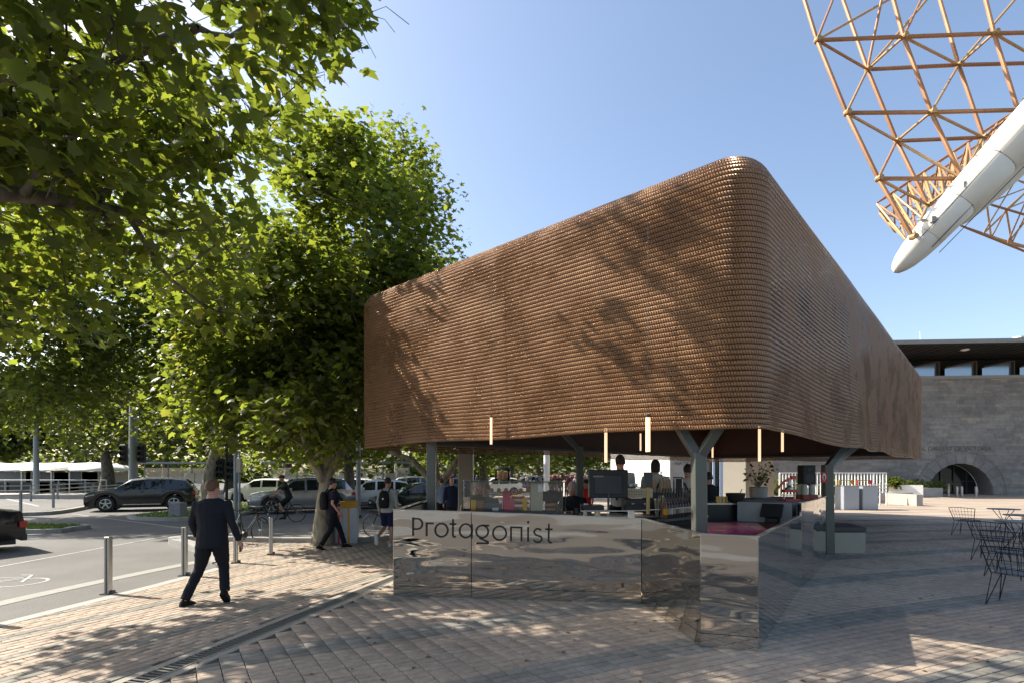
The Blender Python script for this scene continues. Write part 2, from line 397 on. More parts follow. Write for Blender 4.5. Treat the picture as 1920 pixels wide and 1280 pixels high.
# median island with grass and kerb on the left
def island(pts, name='grass_median'):
    sp = smooth_pts(pts+[pts[0]], 5)
    b = strip(sp, .18, -.1, .11); tag(b.build('kerb', M['kerb']), kind='structure')
    b = MB(); b.prism([(p.x, p.y) for p in sp[:-1]], -.05, .095); tag(b.build(name, M['grass']), kind='structure')
    rg = random.Random(len(pts)); xs = [p.x for p in sp]; ys = [p.y for p in sp]; V = []; T = []
    poly = [(p.x, p.y) for p in sp[:-1]]
    def ins(x, y):
        c = False; n = len(poly)
        for i in range(n):
            (x1, y1), (x2, y2) = poly[i], poly[(i+1) % n]
            if (y1 > y) != (y2 > y) and x < (x2-x1)*(y-y1)/(y2-y1)+x1: c = not c
        return c
    for _ in range(9000):
        x, y = rg.uniform(min(xs), max(xs)), rg.uniform(min(ys), max(ys))
        if not ins(x, y): continue
        a = rg.uniform(0, 6.28); h = rg.uniform(.04, .1); w = .02; k = len(V)
        V += [(x-w*math.cos(a), y-w*math.sin(a), .09), (x+w*math.cos(a), y+w*math.sin(a), .09), (x+rg.uniform(-.04, .04), y+rg.uniform(-.04, .04), .09+h)]; T.append((k, k+1, k+2))
    me = fast_mesh('grass', np.array(V), np.array(T)); me.materials.append(M['grass'])
    o = bpy.data.objects.new('grass', me); C.objects.link(o); tag(o, 'bright green grass blades covering the kerbed median', 'grass', kind='stuff')
island([(-16.1, 22.6), (-14.9, 21.6), (-12.9, 21.4), (-12.2, 23.5), (-13.0, 29), (-13.4, 44), (-15.6, 44), (-16.1, 30)])
island([(-24, 17.2), (-15.4, 16.9), (-14.7, 17.6), (-15.6, 18.6), (-24, 19.2)])
# platform kerb on the far side of the side road
kp = smooth_pts([G(40, 966), G(110, 962), G(180, 950), G(260, 936), G(420, 925)])
tag(strip(kp, .3, -.1, .14, side=-1).build('kerb', M['kerb']), kind='structure')

# a few fallen leaves and specks on the paving
rs_l = np.random.RandomState(77); nL = 110
Yl = 4.6+rs_l.uniform(0, 1, nL)**1.5*14; Xl = rs_l.uniform(-.62, .9, nL)*Yl
ok = [inside(x, y) for x, y in zip(Xl, Yl)]; Xl, Yl = Xl[ok], Yl[ok]; nL = len(Xl)
bl_ = MB()
for x, y in zip(Xl, Yl):
    a = rs_l.uniform(0, 6.28); s_ = rs_l.uniform(.012, .04); c_, n_ = math.cos(a)*s_, math.sin(a)*s_
    bl_.add([(x-c_, y-n_, .020), (x+n_*.6, y-c_*.6, .030), (x+c_*1.2, y+n_*1.2, .022), (x-n_*.6, y+c_*.6, .034)], [(0, 1, 2), (0, 2, 3)])
tag(bl_.build('fallen_leaves', mat('dry_leaf', (.16, .085, .03), .8, var=.4, scale=3)), 'scattered small dry leaves lying on the paving', 'leaves', kind='stuff')
# ================================================================== trees
LEAF3 = (np.array([(0, 0, 0), (.20, -.08, -.02), (.46, .0, -.06), (.36, .17, -.03), (.62, .42, -.10), (.34, .46, -.02), (.24, .66, -.03), (0, 1, -.12), (-.24, .66, -.03), (-.34, .46, -.02), (-.62, .42, -.10), (-.36, .17, -.03), (-.46, .0, -.06), (-.20, -.08, -.02), (0, .36, .06)]),
         np.array([(i, (i+1) % 14, 14) for i in range(14)]))
LEAF2 = (np.array([(0, 0, 0), (.44, .0, -.08), (.28, .2, 0), (.58, .46, -.1), (.2, .56, 0), (0, 1, -.14), (-.2, .56, 0), (-.58, .46, -.1), (-.28, .2, 0), (-.44, .0, -.08)]),
         np.array([(0, 1, 2), (2, 3, 4), (4, 5, 6), (6, 7, 8), (8, 9, 0), (0, 2, 8), (2, 4, 8), (4, 6, 8)]))
LEAF1 = (np.array([(0, 0, 0), (.5, .4, -.1), (0, 1, -.1), (-.5, .4, -.1)]), np.array([(0, 1, 2), (0, 2, 3)]))
G3 = [(0, (.050, .071, .016)), (.35, (.067, .090, .020)), (.7, (.084, .107, .025)), (.93, (.100, .120, .028)), (1, (.125, .125, .04))]
M['leaf'] = leaf_mat('plane_leaf', G3, (3.15, 2.95, 1.3), .58)
M['leaf_far'] = leaf_mat('far_leaf', [(0, (.036, .052, .014)), (.5, (.056, .078, .020)), (1, (.08, .10, .028))], (3.2, 2.9, 1.3), .58)
def bark(name, a, b, c):
    m, t, bs = nt(name); g = N(t, 'TexCoord'); mp = N(t, 'Mapping'); mp.inputs['Scale'].default_value = (1, 1, .45)
    n1 = N(t, 'TexNoise', Scale=5, Detail=6, Roughness=.6); v = N(t, 'TexVoronoi', Scale=7)
    t.links.new(g.outputs['Object'], mp.inputs[0]); t.links.new(mp.outputs[0], n1.inputs['Vector']); t.links.new(mp.outputs[0], v.inputs['Vector'])
    ad = N(t, 'Math', operation='MULTIPLY_ADD'); ad.inputs[1].default_value = .45; t.links.new(v.outputs['Distance'], ad.inputs[0]); t.links.new(n1.outputs['Fac'], ad.inputs[2])
    r = ramp(t, [(.45, a), (.62, b), (.85, c)]); t.links.new(ad.outputs[0], r.inputs[0]); t.links.new(r.outputs[0], bs.inputs['Base Color'])
    bs.inputs['Roughness'].default_value = .85
    bp = N(t, 'Bump', Strength=.5, Distance=.02); t.links.new(ad.outputs[0], bp.inputs['Height']); t.links.new(bp.outputs[0], bs.inputs['Normal']); return m
M['bark'] = bark('plane_bark', (.085, .07, .045), (.16, .135, .09), (.27, .24, .175))
M['bark_d'] = bark('dark_bark', (.035, .03, .022), (.07, .06, .045), (.13, .115, .09))
def leaves_np(Pn, size, tmpl, rs, out=None, spread=1.0, droop=.55):
    n = len(Pn); tv, tf = tmpl
    nrm = rs.normal(0, 1, (n, 3))*spread*.65; nrm[:, 2] = np.abs(nrm[:, 2])*.6+.75
    if out is not None: nrm += out*.35
    nrm /= np.linalg.norm(nrm, axis=1)[:, None]
    tip = rs.normal(0, 1, (n, 3)); tip[:, 2] -= droop
    if out is not None: tip += out*.8
    tip -= nrm*(tip*nrm).sum(1)[:, None]; tip /= np.linalg.norm(tip, axis=1)[:, None]+1e-9
    sid = np.cross(tip, nrm)
    s = (size*rs.uniform(.55, 1.25, n))[:, None, None]
    curl = rs.uniform(-1.2, 2.2, n)[:, None, None]
    V = Pn[:, None, :] + s*(tv[None, :, 0:1]*sid[:, None, :]+tv[None, :, 1:2]*tip[:, None, :]+curl*tv[None, :, 2:3]*nrm[:, None, :])
    T = (tf[None]+np.arange(n)[:, None, None]*len(tv)).reshape(-1, tf.shape[1])
    return V.reshape(-1, 3), T
def tree(label, base, path, r0, lobes, ncl, nlf, lsize, lod, seed, name='plane_tree', group=None, cr=.55, parts=0, mats=None, limbs=(), thin=.0, skip=None, lshape=None, minz=None):
    rs = np.random.RandomState(seed); rg = random.Random(seed)
    ml, mb = mats or (M['leaf'], M['bark'])
    t = thing(name, label, 'tree', base, group=group); base = Vector(base)
    # cluster centres spread through the lobes, denser towards the skin
    cl = []
    vol = np.array([l[3]*l[4]*l[5] for l in lobes]); vol = vol/vol.sum()
    while len(cl) < ncl:
        l = lobes[rs.choice(len(lobes), p=vol)]
        d = rs.normal(0, 1, 3); d /= np.linalg.norm(d); r = rs.uniform(.25, 1)**.5
        p = np.array([l[0]+d[0]*l[3]*r, l[1]+d[1]*l[4]*r, l[2]+d[2]*l[5]*r])
        if minz and p[2] < minz: continue
        if skip and skip(p): continue
        if noise.noise(Vector(p*.55)) < thin-.35: continue
        cl.append(p)
    cl = np.array(cl)
    # skeleton
    path = [Vector(p) for p in path]
    L = len(path); rad = [r0*(1-.45*i/(L-1)) for i in range(L)]; rad[0] = r0*1.18
    sp = smooth_pts([tuple(p) for p in path], 4); rr = np.interp(np.linspace(0, L-1, len(sp)), range(L), rad)
    mb_ = MB(); mb_.tube(sp, list(rr), 12, cap=True); tr = mb_.build('trunk', mb, t, smooth=True, shade=80)
    nodes = [np.array(sp[-1])]; nr = [r0*.42]
    for lp in limbs:
        lp = smooth_pts(lp, 4); rl = [r0*.46*(1-.6*i/(len(lp)-1)) for i in range(len(lp))]
        q = MB(); q.tube(lp, rl, 10, cap=True); q.build('limb', mb, t, smooth=True, shade=80)
        nodes += [np.array(p) for p in lp[3:]]; nr += rl[3:]
    fr = np.array(sp[-1]); order = np.argsort(np.linalg.norm(cl-fr, axis=1)+rs.uniform(0, 2.5, len(cl)))
    bb = MB()
    for q, ci in enumerate(order):
        c = cl[ci]; A = np.array(nodes); d = np.linalg.norm(A-c, axis=1)-np.array(nr)*6
        k = int(np.argmin(d)); a = A[k]; dist = np.linalg.norm(c-a)
        if dist < .05: continue
        r1 = max(.012, min(nr[k]*.78, .02+dist*.042)); r2 = max(.006, r1*.42)
        seg = 4 if dist > 1 else 3; pts = []; rad_ = []
        for i in range(seg+1):
            u = i/seg; p = a*(1-u)+c*u + np.array([0, 0, -.10*dist*math.sin(math.pi*u)]) + (rs.normal(0, .05*dist, 3) if 0 < i < seg else 0)
            pts.append(p); rad_.append(r1*(1-u)+r2*u)
            if i > 0: nodes.append(p); nr.append(rad_[-1])
        bb.tube(pts, rad_, 5 if r1 < .05 else 8, cap=False)
        if lod >= 2:
            for _ in range(3):
                e = c+rs.normal(0, cr*.75, 3); mid = (c+e)/2+rs.normal(0, .06, 3)
                bb.tube([c, mid, e], [r2*.8, r2*.6, .004], 4, cap=False)
    if bb.v: bb.build('branches', mb, t, smooth=True, shade=80)
    # leaves
    n = int(ncl*nlf); ci = rs.randint(0, ncl, n); off = np.clip(rs.normal(0, 1, (n, 3)), -1.7, 1.7)*np.array([cr, cr, cr*.72])
    Pn = cl[ci]+off
    cen = np.array([(l[0], l[1], l[2]) for l in lobes]).mean(0)
    out = Pn-cen; out /= np.linalg.norm(out, axis=1)[:, None]+1e-6
    if skip: keep = np.array([not skip(p) for p in Pn]); Pn = Pn[keep]; out = out[keep]
    tm = (LEAF1, LEAF2, LEAF3)[lod-1] if not lshape else lshape
    if parts:
        ext = 0
        dist = Pn[:, 1]; u = np.abs(Pn[:, 0]/Pn[:, 1]); v = (Pn[:, 2]-EYE)/Pn[:, 1]
        ok = (dist > 2) & (u < .96) & (v < .885); sc_ = np.where(ok, dist, 1e3); idx = np.argsort(sc_)[:parts]
        sel = Pn[idx]; oo = out[idx]; mk = np.ones(len(Pn), bool); mk[idx] = False; Pn = Pn[mk]; out = out[mk]
        pool = []
        for k in range(12):
            V, T = leaves_np(np.zeros((1, 3)), lsize, tm, np.random.RandomState(seed+k), oo[k:k+1])
            me = fast_mesh('leaf', V, T); me.materials.append(ml); pool.append(me)
        for k in range(len(sel)):
            o = bpy.data.objects.new('leaf', pool[k % 12]); C.objects.link(o); o.parent = t; o.location = Vector(sel[k])-base
            o.rotation_euler = (rg.uniform(-.3, .3), rg.uniform(-.3, .3), rg.uniform(0, 6.28))
    V, T = leaves_np(Pn, lsize, tm, rs, out)
    V -= np.array(base)
    me = fast_mesh('crown', V, T); me.materials.append(ml)
    o = bpy.data.objects.new('crown', me); C.objects.link(o); o.parent = t; o['kind'] = 'stuff'
    return t
# ================================================================== ring-mesh canopy
CN, CL, CR_ = Vector((2.86, 6.25)), Vector((-3.52, 12.0)), Vector((16.3, 21.2))
CB = CL+CR_-CN
def mesh_mat():
    m, t, b = nt('copper_ring_mesh'); uv = N(t, 'UVMap'); sx = N(t, 'SeparateXYZ'); t.links.new(uv.outputs[0], sx.inputs[0])
    def mth(op, a, bb=0, c=0):
        k = N(t, 'Math', operation=op)
        for i, q in enumerate((a, bb, c)):
            if isinstance(q, (int, float)): k.inputs[i].default_value = q
            else: t.links.new(q, k.inputs[i])
        return k.outputs[0]
    skew = mth('MULTIPLY_ADD', sx.outputs['Y'], .35, sx.outputs['X'])
    fx = mth('FRACT', skew)
    tri = mth('MULTIPLY', mth('ABSOLUTE', mth('SUBTRACT', fx, .5)), 2)      # 1 at ring edge, 0 in the middle
    vy = mth('MULTIPLY', mth('ABSOLUTE', mth('SUBTRACT', sx.outputs['Y'], .5)), 2)
    # opening: a lens-shaped hole inside every ring
    hole = mth('LESS_THAN', mth('ADD', mth('POWER', mth('DIVIDE', tri, .26), 2), mth('POWER', mth('DIVIDE', vy, .62), 2)), 1)
    nz = N(t, 'TexNoise', Scale=1.1, Detail=4, Roughness=.6); g = N(t, 'NewGeometry'); t.links.new(g.outputs['Position'], nz.inputs['Vector'])
    r = ramp(t, [(.3, (.235, .112, .047)), (.5, (.29, .145, .063)), (.72, (.345, .185, .086))]); t.links.new(nz.outputs['Fac'], r.inputs[0])
    t.links.new(r.outputs[0], b.inputs['Base Color'])
    b.inputs['Metallic'].default_value = .35; b.inputs['Roughness'].default_value = .30; b.inputs['Specular IOR Level'].default_value = .7
    rm = N(t, 'MapRange'); rm.inputs['From Min'].default_value = .35; rm.inputs['From Max'].default_value = .65; rm.inputs['To Min'].default_value = .18; rm.inputs['To Max'].default_value = .42
    t.links.new(nz.outputs['Fac'], rm.inputs['Value']); t.links.new(rm.outputs[0], b.inputs['Roughness'])
    bp = N(t, 'Bump', Strength=1.0, Distance=.02); hgt = mth('SUBTRACT', 1, mth('POWER', mth('ABSOLUTE', mth('SUBTRACT', tri, .7)), 1.0))
    t.links.new(hgt, bp.inputs['Height']); t.links.new(bp.outputs[0], b.inputs['Normal'])
    tr = N(t, 'BsdfTransparent'); mx = N(t, 'MixShader'); t.links.new(hole, mx.inputs[0]); t.links.new(b.outputs[0], mx.inputs[1]); t.links.new(tr.outputs[0], mx.inputs[2])
    t.links.new(mx.outputs[0], t.nodes['Material Output'].inputs[0]); return m
M['mesh'] = mesh_mat()
canopy = thing('mesh_canopy', 'large copper-coloured ring-mesh canopy with rounded corners hanging over the kiosk', 'canopy', (6.5, 14, 0))
ZB, ZT, NR, PITCH = 2.46, 6.05, 56, .0645
def loop(rc, inset, ds=.05):
    """rounded-rectangle path, list of (pos2d, normal2d, arclength, side index, fraction on side)"""
    cs = [CL, CN, CR_, CB]; out = []; cen = (CN+CB)/2; s = 0
    pts = []
    for i in range(4):
        p, a, b = cs[i], cs[i-1], cs[(i+1) % 4]
        da, db = (a-p).normalized(), (b-p).normalized()
        c = p+(da+db)*rc; n = 12
        for k in range(n+1):
            th = math.pi/2*k/n
            nn = -(db*math.cos(th)+da*math.sin(th)); pts.append((c+nn*(rc-inset), nn, i, 0.))
        # straight part to the next corner
        q0 = p+db*rc; q1 = b-db*rc; nn = -da; Ls = (q1-q0).length; m = int(Ls/.16)
        for k in range(1, m): pts.append((q0+(q1-q0)*(k/m)+nn*(-inset), nn, i, k/m))
    return pts
def corner_order(pts): return pts
# swags: sheet hangs from frame points, bellying in between; side 1 is the long right face
def drape(side, f, h):
    """returns (outward bulge, vertical drop) for height fraction h (0 bottom, 1 top)"""
    k = (1-h)
    if side == 1:   # near corner -> far right corner
        w = math.sin(math.pi*f*3.0-.55); w2 = math.sin(math.pi*f*8+1.1); e = math.sin(math.pi*min(1, max(0, f)))**.5
        return (.14*w*e*k+.04*w2*e*k, (-.05*math.sin(math.pi*f*3.0-.1)+.022*math.sin(f*26+h*3))*e*(.25+.75*k) - .05*k*max(0, math.sin(math.pi*f)))
    if side == 0:   # left corner -> near corner
        e = math.sin(math.pi*f)
        return (.05*math.sin(math.pi*f*2+.4)*e*k, (.03*math.sin(f*9+h*2))*e*k+.05*k*e)
    e = math.sin(math.pi*f)
    return (.05*math.sin(f*11)*e*k, .05*math.sin(f*12)*e*k)
prof = [(-.5, .0), (-.44, .010), (-.2, .016), (.2, .016), (.44, .010), (.5, .0)]
for rI in range(NR):
    h = rI/(NR-1); z = ZB+rI*PITCH
    NT = 8; phi = max(0, rI-(NR-1-NT))/NT*R(78); RT = NT*PITCH/R(78)
    inset = RT*(1-math.cos(phi)); zz = z if phi == 0 else ZB+(NR-1-NT)*PITCH+RT*math.sin(phi)
    cph, sph = math.cos(phi), math.sin(phi)
    pts = loop(.52, inset); n = len(pts)
    rings = []; s = 0; S = []; prev = None
    for (p, nn, side, f) in pts:
        if prev is not None: s += (p-prev).length
        prev = p
        bo, dz = drape(side, f, h)
        S.append(s); r_ = []
        for (q, o) in prof:
            pp = p+nn*(bo+o*cph-q*PITCH*.93*sph); r_.append((pp.x, pp.y, zz+dz+q*PITCH*.93*cph+o*sph))
        rings.append(r_)
    S.append(s+(pts[0][0]-prev).length); rings.append(rings[0])
    tot = S[-1]; per = tot/round(tot/.034)
    V = np.array(rings).reshape(-1, 3)-np.array(canopy.location)
    k = len(prof); F_ = []; UV = []
    jit = (rI % 2)*.5
    for i in range(n):
        for j in range(k-1):
            F_.append((i*k+j, (i+1)*k+j, (i+1)*k+j+1, i*k+j+1))
            u0, u1 = S[i]/per+jit, S[i+1]/per+jit; v0, v1 = prof[j][0]+.5, prof[j+1][0]+.5
            UV += [u0, v0, u1, v0, u1, v1, u0, v1]
    me = fast_mesh('mesh_row', V, np.array(F_)); uvl = me.uv_layers.new(name='UVMap'); uvl.data.foreach_set('uv', UV)
    me.polygons.foreach_set('use_smooth', [True]*len(F_)); me.materials.append(M['mesh'])
    o = bpy.data.objects.new('mesh_row', me); C.objects.link(o); o.parent = canopy
# structure inside: roof deck, ring beams
b_ = MB()
def insetq(d):
    cen = (CN+CB)/2; ex, ey = (CR_-CN).normalized(), (CL-CN).normalized()
    return [CN+ex*d+ey*d, CR_-ex*d+ey*d, CB-ex*d-ey*d, CL+ex*d-ey*d]
qd = insetq(.5)
ZR = ZB+(NR-9)*PITCH
lr = []
for ins_, z_ in ((.085, ZR-.75), (.085, ZR), (.13, ZR+.2), (.27, ZR+.345)): lr.append([Vector((p.x, p.y, z_)) for p, nn, sd_, f_ in loop(.52, ins_)])
b_.loft(lr, cap=False); b_.add([tuple(v) for v in lr[-1]], [tuple(range(len(lr[-1])))])
b_.prism([(v.x, v.y) for v in lr[0]], 5.28, 5.32) if False else None
b_.build('roof_deck', mat('roof_underside', (.06, .03, .022), .7), canopy)
b_ = MB(); q2 = insetq(.42)
for i in range(4):
    a, b2 = q2[i], q2[(i+1) % 4]
    for z, w in ((2.62, .08), (5.2, .16)): b_.beam((a.x, a.y, z), (b2.x, b2.y, z), .08, w)
ex, ey = (CR_-CN).normalized(), (CL-CN).normalized()
for k in range(1, 10):
    a = CN+ex*(k*1.85)+ey*.45; b2 = CL+ex*(k*1.85)-ey*.45
    b_.beam((a.x, a.y, 5.17), (b2.x, b2.y, 5.17), .1, .2)
b_.build('frame', M['dsteel'], canopy)
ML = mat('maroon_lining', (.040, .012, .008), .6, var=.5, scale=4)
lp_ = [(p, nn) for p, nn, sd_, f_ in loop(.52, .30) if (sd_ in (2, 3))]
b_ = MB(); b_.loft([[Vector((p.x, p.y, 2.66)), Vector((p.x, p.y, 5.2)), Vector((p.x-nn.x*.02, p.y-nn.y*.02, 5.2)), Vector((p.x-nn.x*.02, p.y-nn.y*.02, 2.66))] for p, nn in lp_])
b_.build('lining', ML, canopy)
def y_post(foot, top, arms, w, label, D=.17):
    foot = Vector(foot); top = Vector(top)
    t = thing('canopy_post', label, 'post', foot, group=None)
    b = MB(); b.beam(foot, top+Vector((0, 0, .02)), w, D, up=(0, 1, 0)); b.build('shaft', M['post'], t, bevel=.008)
    for a in arms:
        b = MB(); b.beam(top-Vector((0, 0, .06)), a, w*.72, D*.8, up=(0, 1, 0)); b.build('arm', M['post'], t, bevel=.008)
    b = MB(); b.box(foot+Vector((0, 0, .01)), (w*1.8, w*1.8, .02)); b.build('base_plate', M['post'], t)
    return t
def gz(u, d, z=0): return Vector(((u-960)/F*d, d, z))
y_post(gz(1313, 7.0), P(1310, 850, 7.0), [P(1262, 780, 7.2), P(1360, 782, 6.8)], .16, 'grey forked steel post in front of the pink panel, carrying the canopy corner')
y_post(gz(809, 10.6), P(809, 826, 10.6), [P(802, 800, 10.6)], .17, 'plain grey steel post at the left end of the counter')
y_post(gz(1087, 12.2), P(1087, 838, 12.2), [P(1040, 795, 12.0)], .15, 'grey steel post behind the checkout screen with one bent arm')
y4 = y_post(gz(1554, 12.3), P(1551, 872, 12.3), [P(1592, 822, 12.6), P(1612, 828, 13.2)], .2, 'grey steel post rising behind the bench with a red fire-hose sign')
b_ = MB(); c = P(1545, 894, 12.16); b_.box(c, (.165, .006, .25)); b_.build('sign_plate', mat('sign_red', (.45, .02, .015), .4), y4)
b_ = MB(); c = c+Vector((0, -.006, .01))
rp = [(c.x+.045*math.cos(a)*(1 if True else 1), c.y, c.z+.085*math.sin(a)) for a in [2*math.pi*k/14 for k in range(14)]]
b_.add(rp+[(p[0], p[1]-.004, p[2]) for p in rp], [tuple(range(14)), tuple(range(27, 13, -1))]+[(k, (k+1) % 14, 14+(k+1) % 14, 14+k) for k in range(14)])
b_.build('sign_symbol', M['white'], y4)
b_ = MB(); b_.box(c+Vector((0, -.007, -.02)), (.03, .004, .09)); b_.build('sign_symbol', bpy.data.materials['sign_red'], y4)
# pendant tube lights
M['lamp'] = mat('tube_light', (.9, .62, .42), .5, emit=(1, .60, .36), estr=.62)
b_ = MB()
PL = [(921, 803, 832, 9.0, 'beside the pastry cabinet at far left'), (1136, 800, 866, 8.0, 'above the checkout screen'), (1201, 814, 844, 14, 'short one just left of the widest'), (1215, 798, 846, 7.0, 'the widest one above the coffee machine'),
      (1336, 822, 857, 13, 'just right of the forked post'), (1424, 798, 864, 8.2, 'second from the right, above the potted shrub'), (1467, 794, 846, 9.0, 'rightmost, left of the speaker')]
for u, v0, v1, d, wh in PL:
    a, b2 = P(u, v0, d), P(u, v1, d); w = {1136: .022, 1215: .03}.get(u, .020)
    a.z = max(a.z, b2.z+.45)
    t = thing('pendant_light', 'slim glowing tube pendant hanging under the canopy, '+wh, 'lamp', b2, group='tube lights under the canopy')
    m1 = MB(); m1.tube([b2, a], w, 10); m1.build('tube', M['lamp'], t, smooth=True)
    m1 = MB(); m1.tube([a, a+Vector((0, 0, .04))], w*1.05, 10); m1.tube([a, (a.x, a.y, 5.2)], .004, 4); m1.build('cord', M['dsteel'], t)
# ================================================================== mirrored counter
def mirror():
    m, t, b = nt('mirror_steel'); b.inputs['Metallic'].default_value = 1; b.inputs['Roughness'].default_value = .03
    b.inputs['Base Color'].default_value = (.54, .53, .50, 1)
    g = N(t, 'NewGeometry'); mp = N(t, 'Mapping'); mp.inputs['Scale'].default_value = (.45, .45, 1.9)
    n1 = N(t, 'TexNoise', Scale=2.4, Detail=1.0, Roughness=.4, Distortion=.3); n2 = N(t, 'TexNoise', Scale=9, Detail=1)
    t.links.new(g.outputs['Position'], mp.inputs[0]); t.links.new(mp.outputs[0], n1.inputs['Vector']); t.links.new(mp.outputs[0], n2.inputs['Vector'])
    ad = N(t, 'Math', operation='MULTIPLY_ADD'); ad.inputs[1].default_value = .02; t.links.new(n2.outputs['Fac'], ad.inputs[0]); t.links.new(n1.outputs['Fac'], ad.inputs[2])
    bp = N(t, 'Bump', Strength=1.0, Distance=.013); t.links.new(ad.outputs[0], bp.inputs['Height']); t.links.new(bp.outputs[0], b.inputs['Normal'])
    return m
M['mirror'] = mirror()
M['mirror_flat'] = mat('mirror_steel_flat', (.60, .585, .55), .05, 1, var=.03, bump=.02, bscale=1.2)
kiosk = thing('kiosk_counter', 'faceted mirror-polished steel kiosk counter with an engraved-look black name sign', 'counter', (1, 8, 0))
A = G(737, 1118); B = G(1203, 1133); Cc = G(1313, 1215); Dd = G(1422, 1224); E = Vector((4.75, 8.75, 0)); E2 = Vector((5.40, 9.55, 0)); Ff = Vector((6.5, 11.05, 0)); AL = Vector((-1.75, 11.4, 0))
mid = A.lerp(B, (890-737)/(1203-737)*1.0)
def panel(a, b, ha, hb, name='panel', m='mirror', kick=.10):
    d = (b-a).normalized(); nrm = Vector((d.y, -d.x, 0)); g = .004
    a2, b2 = a+d*g, b-d*g; th = .03
    bb = MB()
    def slab(z0a, z1a, z0b, z1b, off):
        bb.add([a2+nrm*off+Vector((0, 0, z0a)), b2+nrm*off+Vector((0, 0, z0b)), b2+nrm*off+Vector((0, 0, z1b)), a2+nrm*off+Vector((0, 0, z1a)),
                a2-nrm*(th-off)+Vector((0, 0, z0a)), b2-nrm*(th-off)+Vector((0, 0, z0b)), b2-nrm*(th-off)+Vector((0, 0, z1b)), a2-nrm*(th-off)+Vector((0, 0, z1a))],
               [(0, 1, 2, 3), (7, 6, 5, 4), (0, 4, 5, 1), (1, 5, 6, 2), (2, 6, 7, 3), (3, 7, 4, 0)])
    slab(.17, ha, .17, hb, 0)
    bb.build(name, M[m], kiosk, bevel=.002)
    bb = MB(); slab(.02, .163, .02, .163, -.006); bb.build('kick_plate', M['mirror_flat'], kiosk)
    # core behind, set back
    q = MB(); i1, i2 = a2-nrm*(th+.03), b2-nrm*(th+.03); w = nrm*-.02
    q.add([i1, i2, i2+w, i1+w, i1+Vector((0, 0, ha-.03)), i2+Vector((0, 0, hb-.03)), i2+w+Vector((0, 0, hb-.03)), i1+w+Vector((0, 0, ha-.03))],
          [(0, 1, 2, 3), (4, 5, 6, 7), (0, 1, 5, 4), (1, 2, 6, 5), (2, 3, 7, 6), (3, 0, 4, 7)]); q.build('core', M['dsteel'], kiosk)
    q = MB(); q.beam(a-nrm*.012+Vector((0, 0, ha+.006)), b-nrm*.012+Vector((0, 0, hb+.006)), .05, .012); q.build('edge_trim', M['steel'], kiosk)
hA, hM, hB = 1.33, 1.305, 1.235
panel(A, mid, hA, hM); panel(mid, B, hM, hB)
panel(B, Cc, hB, 1.235); panel(Cc, Dd, 1.235, 1.22)
e1 = Dd.lerp(E, .55)
panel(Dd, e1, 1.22, 1.21, m='mirror_flat'); panel(e1, E, 1.21, 1.2, m='mirror_flat'); panel(E, E2, 1.4, 1.4, m='mirror_flat'); panel(E2, Ff, 1.4, 1.4)
panel(AL, A, 1.33, 1.33)
# worktops behind the panels
wt = MB()
def wtop(pts, z, th=.04): wt.prism([(p[0], p[1]) for p in pts], z-th, z)
n1 = Vector((0, 1))
wtop([(A.x+.05, A.y+.06), (B.x-.02, B.y+.06), (B.x-.1, B.y+.62), (A.x+.05, A.y+.66)], 1.20)
wt.build('worktop', M['steel'], kiosk)
wt = MB(); wtop([(2.0, 6.1), (Dd.x-.06, Dd.y+.1), (4.6, 8.85), (3.9, 9.3), (2.0, 7.75)], 1.06)
wt.build('worktop', mat('dark_timber', (.10, .03, .018), .45, var=.4, scale=20), kiosk)
wt = MB()
wt.prism([(3.95, 9.35), (4.7, 8.95), (6.4, 11.2), (5.7, 11.6)], .1, 1.385)
wt.build('cupboard', mat('grey_laminate', (.24, .25, .24), .5), kiosk)
# pink printed panel lying on the counter
M['pink'] = None
def pink():
    m, t, b = nt('pink_print'); tc = N(t, 'TexCoord'); n1 = N(t, 'TexNoise', Scale=1.6, Detail=2, Distortion=.8); t.links.new(tc.outputs['Object'], n1.inputs['Vector'])
    r = ramp(t, [(.36, (.30, .03, .15)), (.47, (.42, .07, .13)), (.56, (.50, .12, .14)), (.66, (.42, .22, .17))]); t.links.new(n1.outputs['Fac'], r.inputs[0]); t.links.new(r.outputs[0], b.inputs['Base Color'])
    b.inputs['Roughness'].default_value = .22; return m
M['pink'] = pink()
b_ = MB(); q = [gz(1325, 8.6, 1.07), gz(1420, 8.5, 1.07), gz(1440, 7.4, 1.07), gz(1322, 7.3, 1.07)]
b_.prism([(p.x, p.y) for p in q], 1.062, 1.10); tag(b_.build('counter_panel', M['pink']), 'glossy pink printed panel lying on the dark worktop by the forked post', 'panel')
